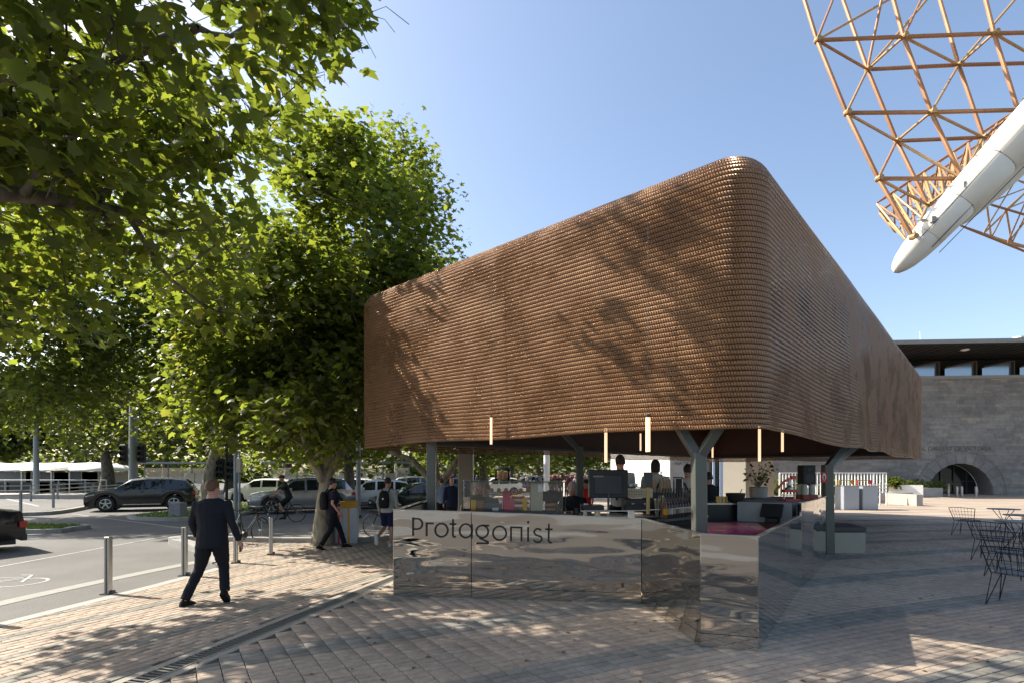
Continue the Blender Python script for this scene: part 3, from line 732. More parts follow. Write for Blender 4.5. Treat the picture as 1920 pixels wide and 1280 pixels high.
# ---- lettering
sign = thing('name_sign', 'black raised word sign fixed across the first two mirror panels', 'sign', A+Vector((0, 0, 1)))
dAB = (B-A).normalized(); nAB = Vector((dAB.y, -dAB.x, 0))
def onpanel(zx, zy):
    u, v = 680+zx/4.2675, 840+zy/4.2675
    # intersect the ray with the panel plane
    ray = Vector(((u-960)/F, 1, (HOR-v)/F)); o = Vector((0, 0, EYE)); tt = (A-o).dot(nAB)/ray.dot(nAB); return o+ray*tt
def stroke(paths, hw=7.2):
    """flat ribbon of constant width in panel plane, extruded outwards"""
    b = MB()
    for pts in paths:
        closed = pts[0] == pts[-1]; P2 = [Vector(p) for p in pts]; n = len(P2); Lf = []; Rt = []
        for i in range(n):
            if closed: a, c = P2[(i-1) if i else n-2], P2[(i+1) if i < n-1 else 1]
            else: a, c = P2[max(i-1, 0)], P2[min(i+1, n-1)]
            d1 = (P2[i]-a); d2 = (c-P2[i])
            d = ((d1.normalized() if d1.length else Vector((0, 0)))+(d2.normalized() if d2.length else Vector((0, 0)))).normalized()
            nn = Vector((-d.y, d.x)); ref = d1 if d1.length else d2; k = abs(nn.dot(Vector((-ref.y, ref.x)).normalized())); k = 1/max(k, .5)
            ext = Vector((0, 0))
            if not closed and i == 0: ext = -d*hw*.0
            Lf.append(P2[i]+nn*hw*k+ext); Rt.append(P2[i]-nn*hw*k+ext)
        rings = []
        for i in range(n):
            l, r = onpanel(*Lf[i]), onpanel(*Rt[i]); rings.append([l+nAB*.001, r+nAB*.001, r+nAB*.012, l+nAB*.012])
        b.loft(rings, cap=not closed)
    return b
def ell(cx, cy, rx, ry, a0=0, a1=360, n=28): return [(cx+rx*math.cos(R(a0+(a1-a0)*k/n)), cy+ry*math.sin(R(a0+(a1-a0)*k/n))) for k in range(n+1)]
def ellc(cx, cy, rx, ry):
    e = ell(cx, cy, rx, ry); e[-1] = e[0]; return e
LET = [[[(404, 550), (404, 697)], [(404, 560), (440, 561)]+ell(440, 602, 38, 41, -90, 90, 12)+[(404, 643)]],
       [[(512, 590), (512, 700)], [(512, 600), (535, 597), (568, 598)]],
       [ellc(631, 652, 50, 53)],
       [[(724, 563), (722, 690), (728, 704), (746, 707)], [(697, 602), (749, 604)]],
       [ellc(826, 657, 50, 54), [(874, 603), (873, 719)]],
       [ellc(957, 663, 48, 49), [(950, 614), (1013, 615)], [(935, 714), (1003, 746), (1003, 757), (909, 756)]],
       [ellc(1096, 676, 53, 55)],
       [[(1187, 738), (1187, 629), (1271, 631), (1271, 743)]],
       [[(1324, 628), (1324, 746)], ell(1325, 589, 3, 3, 0, 350, 8)],
       [ell(1402, 668, 30, 27, -30, -190, 10)+[(1385, 690), (1415, 700)]+ell(1402, 722, 32, 27, -50, 165, 12)],
       [[(1490, 600), (1488, 735), (1494, 749), (1516, 752)], [(1461, 644), (1520, 646)]]]
M['letter'] = mat('black_vinyl', (.006, .006, .006), .35)
for L in LET: stroke(L).build('letter', M['letter'], sign)
# ================================================================== gallery building on the right
WA, WB = Vector((20.6, 45.7, 0)), Vector((64, 42.7, 0)); WD = (WB-WA).normalized(); WNn = Vector((WD.y, -WD.x, 0)); WL = (WB-WA).length
def wp(s, z, off=0): return WA+WD*s+WNn*off+Vector((0, 0, z))
def s_of(u):   # distance along the wall that shows at image column u
    k = (u-960)/F; return (k*WA.y-WA.x)/(WD.x-k*WD.y)
WTOP = 9.72; ac = s_of(1801); AR = 2.62; AZ = .05
gal = thing('gallery_building', 'long bluestone gallery with dark overhanging roof and round-arched entrance', 'building', (40, 44, 0))
M['stone_back'] = mat('stone_joint', (.15, .146, .14), .9)
M['stone'] = island_mat('bluestone', [(0, (.20, .19, .176)), (.4, (.23, .219, .204)), (.8, (.262, .25, .23)), (.97, (.28, .265, .235)), (1, (.34, .29, .21))], rough=.9, nscale=3, namt=.22, bump=.3, bscale=30)
b_ = MB()
def wpoly(b, pts, off, th):
    n = len(pts); vs = [wp(s, z, off) for s, z in pts]+[wp(s, z, off-th) for s, z in pts]
    b.add(vs, [tuple(range(n)), tuple(range(2*n-1, n-1, -1))]+[(k, n+k, n+(k+1) % n, (k+1) % n) for k in range(n)])
arc = [(ac+AR*math.cos(a), AZ+AR*math.sin(a)) for a in [math.pi*k/20 for k in range(21)]]
wpoly(b_, [(0, -.3), (ac-AR, -.3)]+[arc[20]]+arc[19:9:-1]+[arc[10]]+[(ac, WTOP), (0, WTOP)], 0, 1.6)
wpoly(b_, [(ac+AR, -.3), (WL, -.3), (WL, WTOP), (ac, WTOP)]+arc[10::-1], 0, 1.6)
b_.build('wall', M['stone_back'], gal)
b_ = MB(); wpoly(b_, [(0, WTOP+.002), (WL, WTOP+.002), (WL, WTOP+.26), (0, WTOP+.26)], .10, .9); b_.build('coping', mat('coping_stone', (.24, .235, .22), .8), gal)
# blocks, laid in courses of uneven height and length
rg = random.Random(8); blocks = []; z = -.1
while z < WTOP-.1:
    hh = rg.choice([.17, .21, .25, .30]); hh = min(hh, WTOP-z); s = -rg.uniform(0, 1)
    while s < WL:
        ln = rg.uniform(.5, 1.7); a, b2 = max(s, 0), min(s+ln, WL)
        zc = z+hh/2
        if b2-a > .1:
            RR = AR+.95
            def clip(a, b2):
                dz = max(abs(z-AZ), 0) if z > AZ else 0
                if dz < RR:
                    hw = math.sqrt(RR*RR-dz*dz)
                    if b2 <= ac-hw or a >= ac+hw: return [(a, b2)]
                    o = []
                    if a < ac-hw: o.append((a, ac-hw))
                    if b2 > ac+hw: o.append((ac+hw, b2))
                    return o
                return [(a, b2)]
            for p, q in clip(a, b2):
                if q-p > .08: blocks.append(((p+q)/2, zc, q-p-.012, hh-.012, rg.uniform(.008, .02)))
        s += ln
    z += hh
def upx(s): p = wp(s, 0); return 960+p.x/p.y*F
vis = [b for b in blocks if 1425 < upx(b[0]) < 1925 and (upx(b[0]) > 1715 or b[1] < 2.9)]
vis.sort(key=lambda b: -b[2]*b[3]); vs_ = set(map(id, vis[:300]))
cube = MB().box((0, 0, 0), (1, 1, 1)).mesh('stone_block'); cube.materials.append(M['stone'])
ang = math.atan2(WD.y, WD.x); goff = Vector(gal.location)
for b in vis[:300]:
    o = bpy.data.objects.new('stone_block', cube); C.objects.link(o); o.parent = gal
    o.location = wp(b[0], b[1], b[4]/2)-goff; o.rotation_euler = (0, 0, ang); o.scale = (b[2], b[4]+.02, b[3])
rest = MB()
for b in blocks:
    if id(b) in vs_: continue
    rest.box(wp(b[0], b[1], b[4]/2), (b[2], b[4]+.02, b[3]), rz=ang)
o = rest.build('stone_block_field', M['stone'], gal); o['kind'] = 'stuff'
for k in range(13):      # wedge stones round the arch
    a0, a1 = math.pi*(k+.04)/13, math.pi*(k+.96)/13; r2 = AR+(.92 if k % 2 else .72)
    b_ = MB(); wpoly(b_, [(ac+AR*math.cos(a0), AZ+AR*math.sin(a0)), (ac+AR*math.cos(a1), AZ+AR*math.sin(a1)), (ac+r2*math.cos(a1), AZ+r2*math.sin(a1)), (ac+r2*math.cos(a0), AZ+r2*math.sin(a0))], .022, .2)
    b_.build('arch_stone', M['stone'], gal)
fill = MB()
wpoly(fill, [(ac+(AR+.7)*math.cos(math.pi*k/20), AZ+(AR+.7)*math.sin(math.pi*k/20)) for k in range(21)]+[(ac+(AR+.95)*math.cos(math.pi*k/20), AZ+(AR+.95)*math.sin(math.pi*k/20)) for k in range(20, -1, -1)], .012, .05)
fill.build('arch_surround', M['stone'], gal)
b_ = MB(); wpoly(b_, arc, -1.62, .05); b_.build('arch_glazing', mat('dark_glass', (.015, .018, .02), .08), gal)
for ds in (-1.55, -.5, .55, 1.6):
    b_ = MB(); b_.beam(wp(ac+ds, 0, -1.55), wp(ac+ds, math.sqrt(AR**2-ds**2), -1.55), .08, .08); b_.build('mullion', M['dsteel'], gal)
b_ = MB(); b_.beam(wp(ac-2.3, 1.15, -1.55), wp(ac+2.3, 1.15, -1.55), .06, .06); b_.build('mullion', M['dsteel'], gal)
# lettering above the arch
def text(s, size, matl, parent, loc, rz, name='lettering', depth=.006, rx=90):
    cu = bpy.data.curves.new(name, 'FONT'); cu.body = s; cu.size = size; cu.extrude = depth; cu.align_x = 'CENTER'
    o = bpy.data.objects.new(name, cu); C.objects.link(o); dg = bpy.context.evaluated_depsgraph_get()
    me = bpy.data.meshes.new_from_object(o.evaluated_get(dg)); bpy.data.objects.remove(o)
    me.materials.append(matl); o = bpy.data.objects.new(name, me); C.objects.link(o); o.parent = parent
    o.location = Vector(loc)-(parent_loc(parent) if parent else Vector()); o.rotation_euler = (R(rx), 0, rz); return o
M['engrave'] = mat('engraved_letter', (.09, .088, .085), .7)
text('NATIONAL GALLERY OF VICTORIA', .48, M['engrave'], gal, wp(s_of(1768), 3.75, .05), ang)
# roof and clerestory
b_ = MB(); wpoly(b_, [(-.6, 11.85), (WL, 11.85), (WL, 12.2), (-.6, 12.2)], 3.2, 14); b_.build('roof', [mat('roof_black', (.010, .010, .010), .8)], gal)
b_ = MB(); wpoly(b_, [(-.65, 11.92), (WL, 11.92), (WL, 12.23), (-.65, 12.23)], 3.32, .1); b_.build('fascia', mat('grey_fascia', (.20, .20, .19), .6), gal)
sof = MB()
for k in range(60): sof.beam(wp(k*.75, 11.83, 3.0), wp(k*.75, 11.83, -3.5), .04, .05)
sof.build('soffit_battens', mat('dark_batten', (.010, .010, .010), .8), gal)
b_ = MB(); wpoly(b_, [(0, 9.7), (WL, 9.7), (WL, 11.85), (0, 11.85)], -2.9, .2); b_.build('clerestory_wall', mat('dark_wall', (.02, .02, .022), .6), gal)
M['skyglass'] = mat('sky_coloured_glass', (.30, .36, .46), .12, .55, var=.05)  # the blue of reflected sky is put into the base colour
M['bronze'] = mat('bronze_frame', (.09, .06, .04), .5)
k = 0; s = s_of(1655)
while s < WL-4:
    w = 2.35; z0 = WTOP+.28
    pts = [(s, z0), (s+w, z0), (s+w, z0+1.35), (s, z0+.88)]
    b_ = MB(); wpoly(b_, pts, -1.6, .04); wn_ = b_.build('window', M['skyglass'], gal)
    b_ = MB(); b_.beam(wp(s-.05, z0+.93, -1.56), wp(s+w+.05, z0+1.43, -1.56), .35, .12); b_.beam(wp(s+w+.06, z0, -1.5), wp(s+w+.06, z0+1.45, -1.5), .1, .3); b_.build('frame', M['bronze'], wn_)
    b_ = MB(); wa = [wp(s+w+.1, z0, -1.5), wp(s+w+.8, z0, -2.85), wp(s+w+.8, z0+1.1, -2.85), wp(s+w+.1, z0+1.4, -1.5)]
    b_.add(wa+[p+WD*.06 for p in wa], [(0, 1, 2, 3), (7, 6, 5, 4), (0, 4, 5, 1), (1, 5, 6, 2), (2, 6, 7, 3), (3, 7, 4, 0)]); b_.build('fin', mat('brown_fin', (.06, .045, .035), .6) if k == 0 else bpy.data.materials['brown_fin'], gal)
    s += 3.05; k += 1
b_ = MB(); b_.tube([wp(s_of(1695), 12.2, 2.0), wp(s_of(1695)-.05, 13.2, 2.0)], .02, 5); b_.build('antenna', M['white'], gal)
b_ = MB(); b_.lathe([(.28, 12.2), (.28, 12.5), (.38, 12.5), (.38, 12.62)], (wp(s_of(1870), 0, 2).x, wp(s_of(1870), 0, 2).y, 0), 10); b_.build('roof_vent', M['white'], gal)
b_ = MB(); b_.lathe([(.12, 11.72), (.3, 11.78), (.3, 11.84)], (wp(s_of(1783), 0, 1.5).x, wp(s_of(1783), 0, 1.5).y, 0), 10); b_.build('soffit_lamp', M['white'], gal)
# pale wing seen under the canopy
M['cream'] = mat('cream_render', (.50, .47, .40), .8, var=.08, scale=2)
M['tan'] = mat('tan_render', (.36, .31, .24), .8, var=.1, scale=2)
def wall_thing(name, label, a, b, h, th, m, cat='wall', z0=-.1):
    a, b = Vector((*a, 0)), Vector((*b, 0)); d = (b-a).normalized(); n = Vector((-d.y, d.x, 0))*th
    q = MB(); q.prism([(p.x, p.y) for p in (a, b, b+n, a+n)], z0, h); o = q.build(name, m); return tag(o, label, cat)
wall_thing('white_wall', 'bright sunlit white wall seen behind the three baristas', (8.7, 47), (11.4, 38.6), 4.9, .4, mat('white_render', (.78, .76, .71), .8, var=.06, scale=2))
w2 = thing('name_wall', 'grey stone wall with the word NATIONAL behind the barista with crossed braces', 'wall', (12.5, 38.4, 0))
b_ = MB(); b_.prism([(11.42, 38.5), (14.3, 38.2), (14.4, 38.7), (11.5, 39)], -.1, 4.9); b_.build('face', M['concrete'], w2)
text('NATIONAL', .36, M['engrave'], w2, (12.65, 38.34, 2.45), R(-6))
w3 = thing('glazed_entry', 'dark glazed entry with pale blue frame just right of the forked post', 'entrance', (15, 37, 0))
b_ = MB(); b_.prism([(14.0, 37.6), (16.0, 37.4), (16.0, 37.6), (14.0, 37.8)], -.1, 4.9); b_.build('glazing', bpy.data.materials['dark_glass'], w3)
bl = mat('pale_blue_frame', (.33, .42, .55), .5)
for x in (14.05, 14.62, 15.2): b_ = MB(); b_.box((x+.1, 37.42, 2.4), (.14 if x != 14.62 else .3, .1, 5)); b_.build('frame', bl, w3)
wall_thing('cream_pier', 'cream rendered pier behind the wok bowl', (11.4, 28.8), (12.35, 28.2), 3.9, .8, M['cream'])
wall_thing('tan_pier', 'tan rendered pier behind the potted shrub', (12.4, 28.4), (13.75, 28.0), 3.9, .8, M['tan'])
# cream column and slim pole seen under the canopy
t = thing('round_column', 'broad cream column standing behind the pastry cabinet', 'column', P(873, 885, 15).xy.to_3d())
c = P(873, 885, 15); b_ = MB(); b_.box((c.x, 15, 2.3), (.40, .3, 4.6)); b_.build('shaft', M['tan'], t, bevel=.02)
b_ = MB(); b_.box((c.x+.212, 15, 2.3), (.02, .24, 4.6)); b_.build('edge_strip', M['white'], t)
b_ = MB(); c = gz(1025, 30); b_.tube([c, c+Vector((0, 0, 5))], .17, 12); tag(b_.build('white_pole', M['white'], smooth=True), 'slim white round pole beyond the right end of the pastry cabinet', 'pole')
# ramp balustrade
rl = thing('ramp_balustrade', 'long pale steel balustrade along the ramp in front of the gallery', 'railing', (20, 34, 0))
def rx(u, d=33): return (u-960)/F*d
x0, x1 = rx(1462), rx(1662)
b_ = MB(); b_.beam((x0, 33, 1.88), (x1, 33, 1.88), .07, .06); b_.beam((x0, 33, .55), (x1, 33, .35), .05, .05); b_.build('rail', M['white'], rl)
nb_ = 34
for k in range(nb_+1):
    x = x0+(x1-x0)*k/nb_; big = k % 11 == 0 or k in (30,)
    b_ = MB(); b_.box((x, 33, 1.0), (.09 if big else .028, .05, 1.75)); b_.build('post' if big else 'baluster', M['white'], rl)
b_ = MB(); b_.beam((rx(1462), 32.3, 1.3), (rx(1582), 32.3, 1.02), .08, .06)
for u in (1470, 1530, 1578): b_.box((rx(u, 32.3), 32.3, .6), (.05, .05, 1.1))
b_.build('handrail', M['white'], rl)
b_ = MB(); b_.box(((x0+x1)/2, 33.4, .15), (x1-x0+.2, .5, .55)); b_.box((rx(1655), 31.5, .3), (.35, 3, .7)); b_.build('plinth', M['concrete'], rl)
lo = thing('low_handrail', 'short double white handrail at the right end of the ramp', 'railing', (rx(1645, 31), 31, 0))
for u in (1636, 1650, 1662):
    b_ = MB(); b_.box((rx(u, 31), 31, .65), (.05, .05, 1.3)); b_.build('post', M['white'], lo)
for z in (.8, 1.0, 1.2): b_ = MB(); b_.beam((rx(1628, 31), 31, z), (rx(1663, 31), 31, z), .04, .04); b_.build('rail', M['white'], lo)
wall_thing('low_wall', 'low white planter wall left of the arched entrance', (rx(1667, 41), 41), (rx(1731, 40), 40), .95, .4, M['white'])
wall_thing('step_wall', 'low dark stone step beside the white planter wall', (rx(1667, 38), 38.5), (rx(1722, 38), 38.5), .45, .5, M['concrete'])
wall_thing('planter_edge', 'grey stone planter edge nearest the arched entrance', (rx(1732, 40), 40.6), (rx(1772, 41), 41.2), .72, .4, M['concrete'])
def shrub(label, c, r, n, size, seed, m=None, cat='shrub', flowers=None):
    rs = np.random.RandomState(seed); t = thing('shrub', label, cat, c)
    d = rs.normal(0, 1, (n, 3)); d[:, 2] = np.abs(d[:, 2]); d /= np.linalg.norm(d, axis=1)[:, None]
    rr = rs.uniform(.55, 1.05, (n, 1))*(1+.25*np.sin(d[:, :1]*7+seed)); Pn = d*rr*np.array(r)
    V, T = leaves_np(Pn, size, LEAF1, rs, d, droop=-.6)
    me = fast_mesh('foliage', V, T); me.materials.append(m or M['leaf_far']); o = bpy.data.objects.new('foliage', me); C.objects.link(o); o.parent = t
    if flowers:
        V, T = leaves_np(Pn[:40]*1.06, size*.8, LEAF1, rs, d[:40]); me = fast_mesh('flowers', V, T); me.materials.append(flowers); o = bpy.data.objects.new('flowers', me); C.objects.link(o); o.parent = t
    b_ = MB(); b_.tube([(0, 0, 0), (0, 0, r[2]*.6)], .04, 5); o = b_.build('stem', M['bark_d'], t, world=False)
    return t
# ================================================================== spire space frame, upper right
M['tube'] = mat('weathered_copper_tube', (.34, .165, .07), .55, .25, var=.3, scale=3)
M['tube2'] = mat('gold_tube', (.40, .25, .105), .5, .3, var=.25, scale=3)
M['shell'] = mat('aged_white_shell', (.74, .70, .60), .5, var=.12, scale=2.5, bump=.1, bscale=4)
spire = thing('spire_frame', 'open lattice of copper tubes carried by a tapered white beam, upper right', 'spire', (12, 14, 10))
def Z(x, y, d): return P(1500+x/2.371, y/2.371, d)
DA_, DB_ = 12.5, 13.9
nodes = {'a0': (-30, -160, DA_+1), 'a1': (75, 180, DA_+.4), 'c1': (207, 503, DA_), 'e1': (348, 795, DA_-.4), 'g1': (500, 1055, DA_-.8),
         'a20': (385, -110, DA_+1), 'a2': (460, 165, DA_+.4), 'c2': (583, 500, DA_), 'e2': (720, 795, DA_-.4),
         'a30': (790, -140, DA_+1), 'a3': (862, 150, DA_+.4), 'c3': (968, 490, DA_), 'a4': (1250, 140, DA_+.4),
         'b0': (170, -60, DB_+1), 'b1': (300, 310, DB_), 'd1': (430, 628, DB_-.3), 'f1': (568, 912, DB_-.8),
         'b20': (590, -110, DB_+1), 'b2': (705, 290, DB_), 'd2': (815, 612, DB_-.4), 'b3': (1090, 280, DB_), 'top2': (640, -90, DA_+1), 'top3': (1050, -110, DA_+1)}
ND = {k: Z(*v) for k, v in nodes.items()}
ch = 'a0-a1 a1-c1 c1-e1 e1-g1 a20-a2 a2-c2 c2-e2 a30-a3 a3-c3 b0-b1 b1-d1 d1-f1 b20-b2 b2-d2 a1-a2 a2-a3 a3-a4 c1-c2 c2-c3 e1-e2 b1-b2 d1-d2 b2-b3'.split()
wb_ = 'a1-b1 b1-c1 b1-a2 c1-d1 d1-e1 e1-f1 f1-g1 d1-c2 c2-b2 a2-b2 b2-a3 c2-d2 d2-e2 e2-f1 b1-top2 b2-top3 a0-b0 b0-a1 a1-b20 a2-b20 d2-c3 b3-c3 a3-b3 e2-d1 b1-a20'.split()
def strut(a, b, r, m, parent=spire, name='strut'):
    q = MB(); L = (b-a).length; k = .9*r
    q.tube([a, a.lerp(b, .06), a.lerp(b, .94), b], [r*.45, r, r, r*.45], 9); return q.build(name, m, parent, smooth=True)
for c_ in ch: i, j = c_.split('-'); strut(ND[i], ND[j], .045, M['tube'])
for c_ in wb_: i, j = c_.split('-'); strut(ND[i], ND[j], .031, M['tube2'] if (ord(c_[0])+ord(c_[1])+ord(c_[-1])) % 3 else M['tube'])
for k, p in ND.items():
    q = MB(); q.ball(p, .07, 10); q.tube([p-Vector((0, .12, .02)), p+Vector((0, .05, 0))], .06, 8); q.build('node', M['tube2'], spire, smooth=True)
def sbeam(pts, rad, n, name, m, sq=(1, 1)):
    q = MB(); rings = []
    for i, p in enumerate(pts):
        d = (pts[min(i+1, len(pts)-1)]-pts[max(i-1, 0)]).normalized(); x = d.cross(Vector((0, 1, 0))).normalized(); y = d.cross(x)
        rings.append([p+x*math.copysign(abs(math.cos(t))**.8, math.cos(t))*rad[i]*sq[0]+y*math.copysign(abs(math.sin(t))**.8, math.sin(t))*rad[i]*sq[1] for t in [2*math.pi*k/n for k in range(n)]])
    q.loft(rings); return q.build(name, m, spire, smooth=True, shade=50)
n0, n1_ = Z(418, 1212, 12.2), Z(1330, 225, 10.8)
n1_ = n0+(n1_-n0)
ax = (n1_-n0)
tt = [0, .012, .035, .07, .12, .18, .27, .40, .6, 1.15]; rd = [.02, .12, .21, .29, .37, .43, .50, .56, .60, .66]
tt2 = [(.0, .02), (.01, .10), (.03, .165), (.06, .225), (.11, .28), (.17, .315)]
sbeam([n0+ax*a for a, _ in tt2], [r for _, r in tt2], 24, 'nose_cone', M['shell'])
segs = [(.172, .316, .33, .36), (.332, .362, .52, .40), (.522, .402, .8, .44), (.802, .442, 1.15, .48)]
for a, ra, b2, rb_ in segs: sbeam([n0+ax*a, n0+ax*(a+.003), n0+ax*(b2-.003), n0+ax*b2], [ra*.97, ra, rb_, rb_*.97], 24, 'shell_segment', M['shell'])
side = ax.normalized().cross(Vector((0, 1, 0))).normalized()
if side.z > 0: side = -side
q0, q1 = n0+ax*.28+side*.34+Vector((0, .1, 0)), n0+ax*1.1+side*.62+Vector((0, .1, 0))
sbeam([q0, q0.lerp(q1, .05), q0.lerp(q1, .2), q1], [.03, .12, .20, .26], 16, 'lower_fairing', M['shell'])
for a in (.2, .36, .5, .66):
    c = n0+ax*a-Vector((0, .02, 0)); q = MB(); q.box(c-side*.24-Vector((0, .24, 0)), (.09, .12, .12)); q.tube([c-side*.24-Vector((0, .24, 0)), c-side*.42], .03, 8); q.build('bracket', M['concrete'], spire)
for off in (-.25, .22, .5):
    q = MB(); q.tube([n0+ax*.12+side*off*.7-Vector((0, .31, 0)), n0+ax*1.1+side*off*.9-Vector((0, .48, 0))], .008, 4); q.build('cable', M['dsteel'], spire)
def lattice(pts_fn, n, name, r=.035, parent=spire):
    """beam of four chords, struts between"""
    for k in range(4): strut(pts_fn(0, k), pts_fn(n, k), r*1.25, M['tube2'] if k % 2 else M['tube'], name=name)
    for i in range(n+1):
        for k in range(4):
            strut(pts_fn(i, k), pts_fn(i, (k+1) % 4), r, M['tube2'], name=name)
            if i < n: strut(pts_fn(i, k), pts_fn(i+1, (k+1) % 4), r*.85, M['tube2'] if (i+k) % 2 else M['tube'], name=name)
E0 = [Z(340, 905, 16), Z(475, 1072, 15), Z(350, 945, 19), Z(425, 1035, 18.5)]
E1 = [Z(940, 505, 17), Z(860, 660, 14.5), Z(915, 560, 20.5), Z(900, 600, 19.5)]
lattice(lambda i, k: E0[k].lerp(E1[k], i/9), 9, 'rear_strut', .034)
E2_ = [Z(705, 1000, 20), Z(850, 1060, 21.5), Z(830, 905, 20), Z(960, 800, 22)]
E3_ = [Z(1350, 1260, 20), Z(1400, 1190, 21.5), Z(1350, 1060, 20), Z(1400, 960, 22)]
lattice(lambda i, k: E2_[k].lerp(E3_[k], i/6), 6, 'lower_strut', .032)
# ================================================================== vehicles
def paint(name, c, metal=.5): return mat(name, c, .25, metal, var=.03, coat=.5)
M['carglass'] = mat('car_glass', (.012, .015, .016), .04, 0, spec=1)
M['rim'] = mat('alloy_rim', (.42, .43, .44), .25, .9)
M['headlamp'] = mat('headlamp', (.65, .68, .70), .1, .3)
M['taillamp'] = mat('taillamp', (.35, .01, .012), .15)
M['plate'] = mat('number_plate', (.6, .6, .62), .4)
M['bluetrim'] = mat('dark_trim', (.02, .02, .022), .5)
CARS = {
 'suv': dict(L=4.7, Wd=1.92, H=1.68, wb=2.85, r=.38, hood=[(-2.35, .72), (-2.25, .92), (-1.9, 1.02), (-1.15, 1.10)], roof=[(-.45, 1.60), (.2, 1.68), (1.2, 1.66), (1.9, 1.58)], back=[(2.22, 1.12), (2.33, .95), (2.35, .6)], belt=1.08),
 'sedan': dict(L=4.75, Wd=1.85, H=1.42, wb=2.8, r=.345, hood=[(-2.38, .55), (-2.28, .70), (-1.9, .80), (-1.2, .90)], roof=[(-.35, 1.36), (.2, 1.42), (.9, 1.40), (1.2, 1.34)], back=[(1.85, 1.05), (2.30, .98), (2.37, .6)], belt=.93),
 'hatch': dict(L=4.3, Wd=1.80, H=1.55, wb=2.65, r=.34, hood=[(-2.15, .62), (-2.05, .82), (-1.75, .92), (-1.1, 1.0)], roof=[(-.45, 1.48), (.1, 1.55), (1.0, 1.53), (1.6, 1.43)], back=[(1.98, 1.05), (2.12, .9), (2.15, .6)], belt=1.0)}
def make_car(kind, m, label, detail=2, alloys=True):
    d = CARS[kind]; L, Wd, r, wbs = d['L'], d['Wd'], d['r'], d['wb']; t = thing('parked_car', label, 'car')
    keys = d['hood']+d['roof']+d['back']; kx = [k[0] for k in keys]; kz = [k[1] for k in keys]
    x0, x1 = kx[0], kx[-1]; xs = sorted(set([round(x0+(x1-x0)*i/46, 4) for i in range(47)]+[round(k, 4) for k in kx]))
    ws = x0+.0; belt = d['belt']; wx = (-wbs/2-.02, wbs/2-.02)
    rings = []
    for x in xs:
        u = (x-(x0+x1)/2)/(L/2); w = Wd/2*(1-.10*abs(u)**4-.06*abs(u)**10); zt = float(np.interp(x, kx, kz))
        zb = .24+.10*abs(u)**6
        for c in wx:
            dd = abs(x-c)
            if dd < r+.055: zb = max(zb, r+math.sqrt(max(0, (r+.055)**2-dd*dd)))
        bl = min(belt+.03*u, zt-.02) if zt > belt+.05 else zt-.03
        gh = max(0, zt-bl-.02); wt = w*.97-gh*.32
        half = [(w*.93, zb), (w*.985, zb+(bl-zb)*.35), (w, zb+(bl-zb)*.62), (w*.965, bl), (wt, bl+gh*.86 if gh > .05 else bl+.015), (wt*.80, zt-.004), (wt*.4, zt)]
        rings.append([(x, -a, z) for a, z in half]+[(x, a, z) for a, z in reversed(half)])
    n = len(rings[0]); body, glass = MB(), MB(); vs = [p for rg_ in rings for p in rg_]
    fb, fg = [], []
    hx, rx0, rx1, bx = d['hood'][-1][0], d['roof'][0][0], d['roof'][-1][0], d['back'][0][0]
    for i in range(len(rings)-1):
        xm = (xs[i]+xs[i+1])/2
        for k in range(n-1):
            f = (i*n+k, i*n+k+1, (i+1)*n+k+1, (i+1)*n+k); g = False
            sidek = k in (3, n-5); topk = 4 <= k <= n-6
            if sidek and hx+.35 < xm < bx-.30 and not any(abs(xm-q) < .055 for q in (-.02+.08, 1.0, hx+.42)): g = True
            if topk and (hx+.04 < xm < rx0-.02 or rx1+.03 < xm < bx-.04): g = 5 <= k <= n-7
            (fg if g else fb).append(f)
    fb.append(tuple(range(n))); fb.append(tuple((len(rings)-1)*n+k for k in range(n)))
    body.add(vs, fb); glass.add(vs, fg)
    def cl(b, name, mm, sm=True, par=t):
        o = b.build(name, mm, par, world=False, smooth=sm, shade=38); bm = bmesh.new(); bm.from_mesh(o.data); bmesh.ops.delete(bm, geom=[v for v in bm.verts if not v.link_faces], context='VERTS'); bm.to_mesh(o.data); bm.free(); return o
    cl(body, 'body', m); cl(glass, 'window', M['carglass'])
    u_ = MB(); u_.box((0, 0, .42), (L-.35, Wd-.42, .5)); cl(u_, 'underbody', M['bluetrim'], False)
    for c in wx:
        for s in (-1, 1):
            w_ = MB(); y = s*(Wd/2-.11)
            def ring(rr, yy): return [(c+rr*math.cos(a), yy, r+rr*math.sin(a)) for a in [2*math.pi*k/20 for k in range(20)]]
            w_.loft([[Vector(p) for p in ring(rr, y+s*o)] for rr, o in ((r*.6, .10), (r*.68, .112), (r*.95, .105), (r, .08), (r, -.1), (r*.6, -.1))]); wo_ = cl(w_, 'wheel', M['rubber'])
            q = MB(); yy = y+s*.098; q.loft([[Vector(p) for p in ring(rr, yy+s*o)] for rr, o in ((r*.66, .01), (r*.60, .012), (r*.58, -.02))], cap=False)
            for k in range(5 if alloys else 7):
                a = 2*math.pi*k/(5 if alloys else 7)+.3; q.beam((c, yy, r), (c+r*.62*math.cos(a), yy, r+r*.62*math.sin(a)), r*.16, .02, up=(0, 1, 0))
            q.tube([(c, yy-.01, r), (c, yy+s*.015, r)], r*.12, 10); cl(q, 'rim', M['rim'], False, wo_)
            q = MB(); q.tube([(c, yy-s*.03, r), (c, yy-s*.025, r)], r*.6, 16); cl(q, 'brake_disc', M['bluetrim'], False, wo_)
    hz = kz[1]-.12
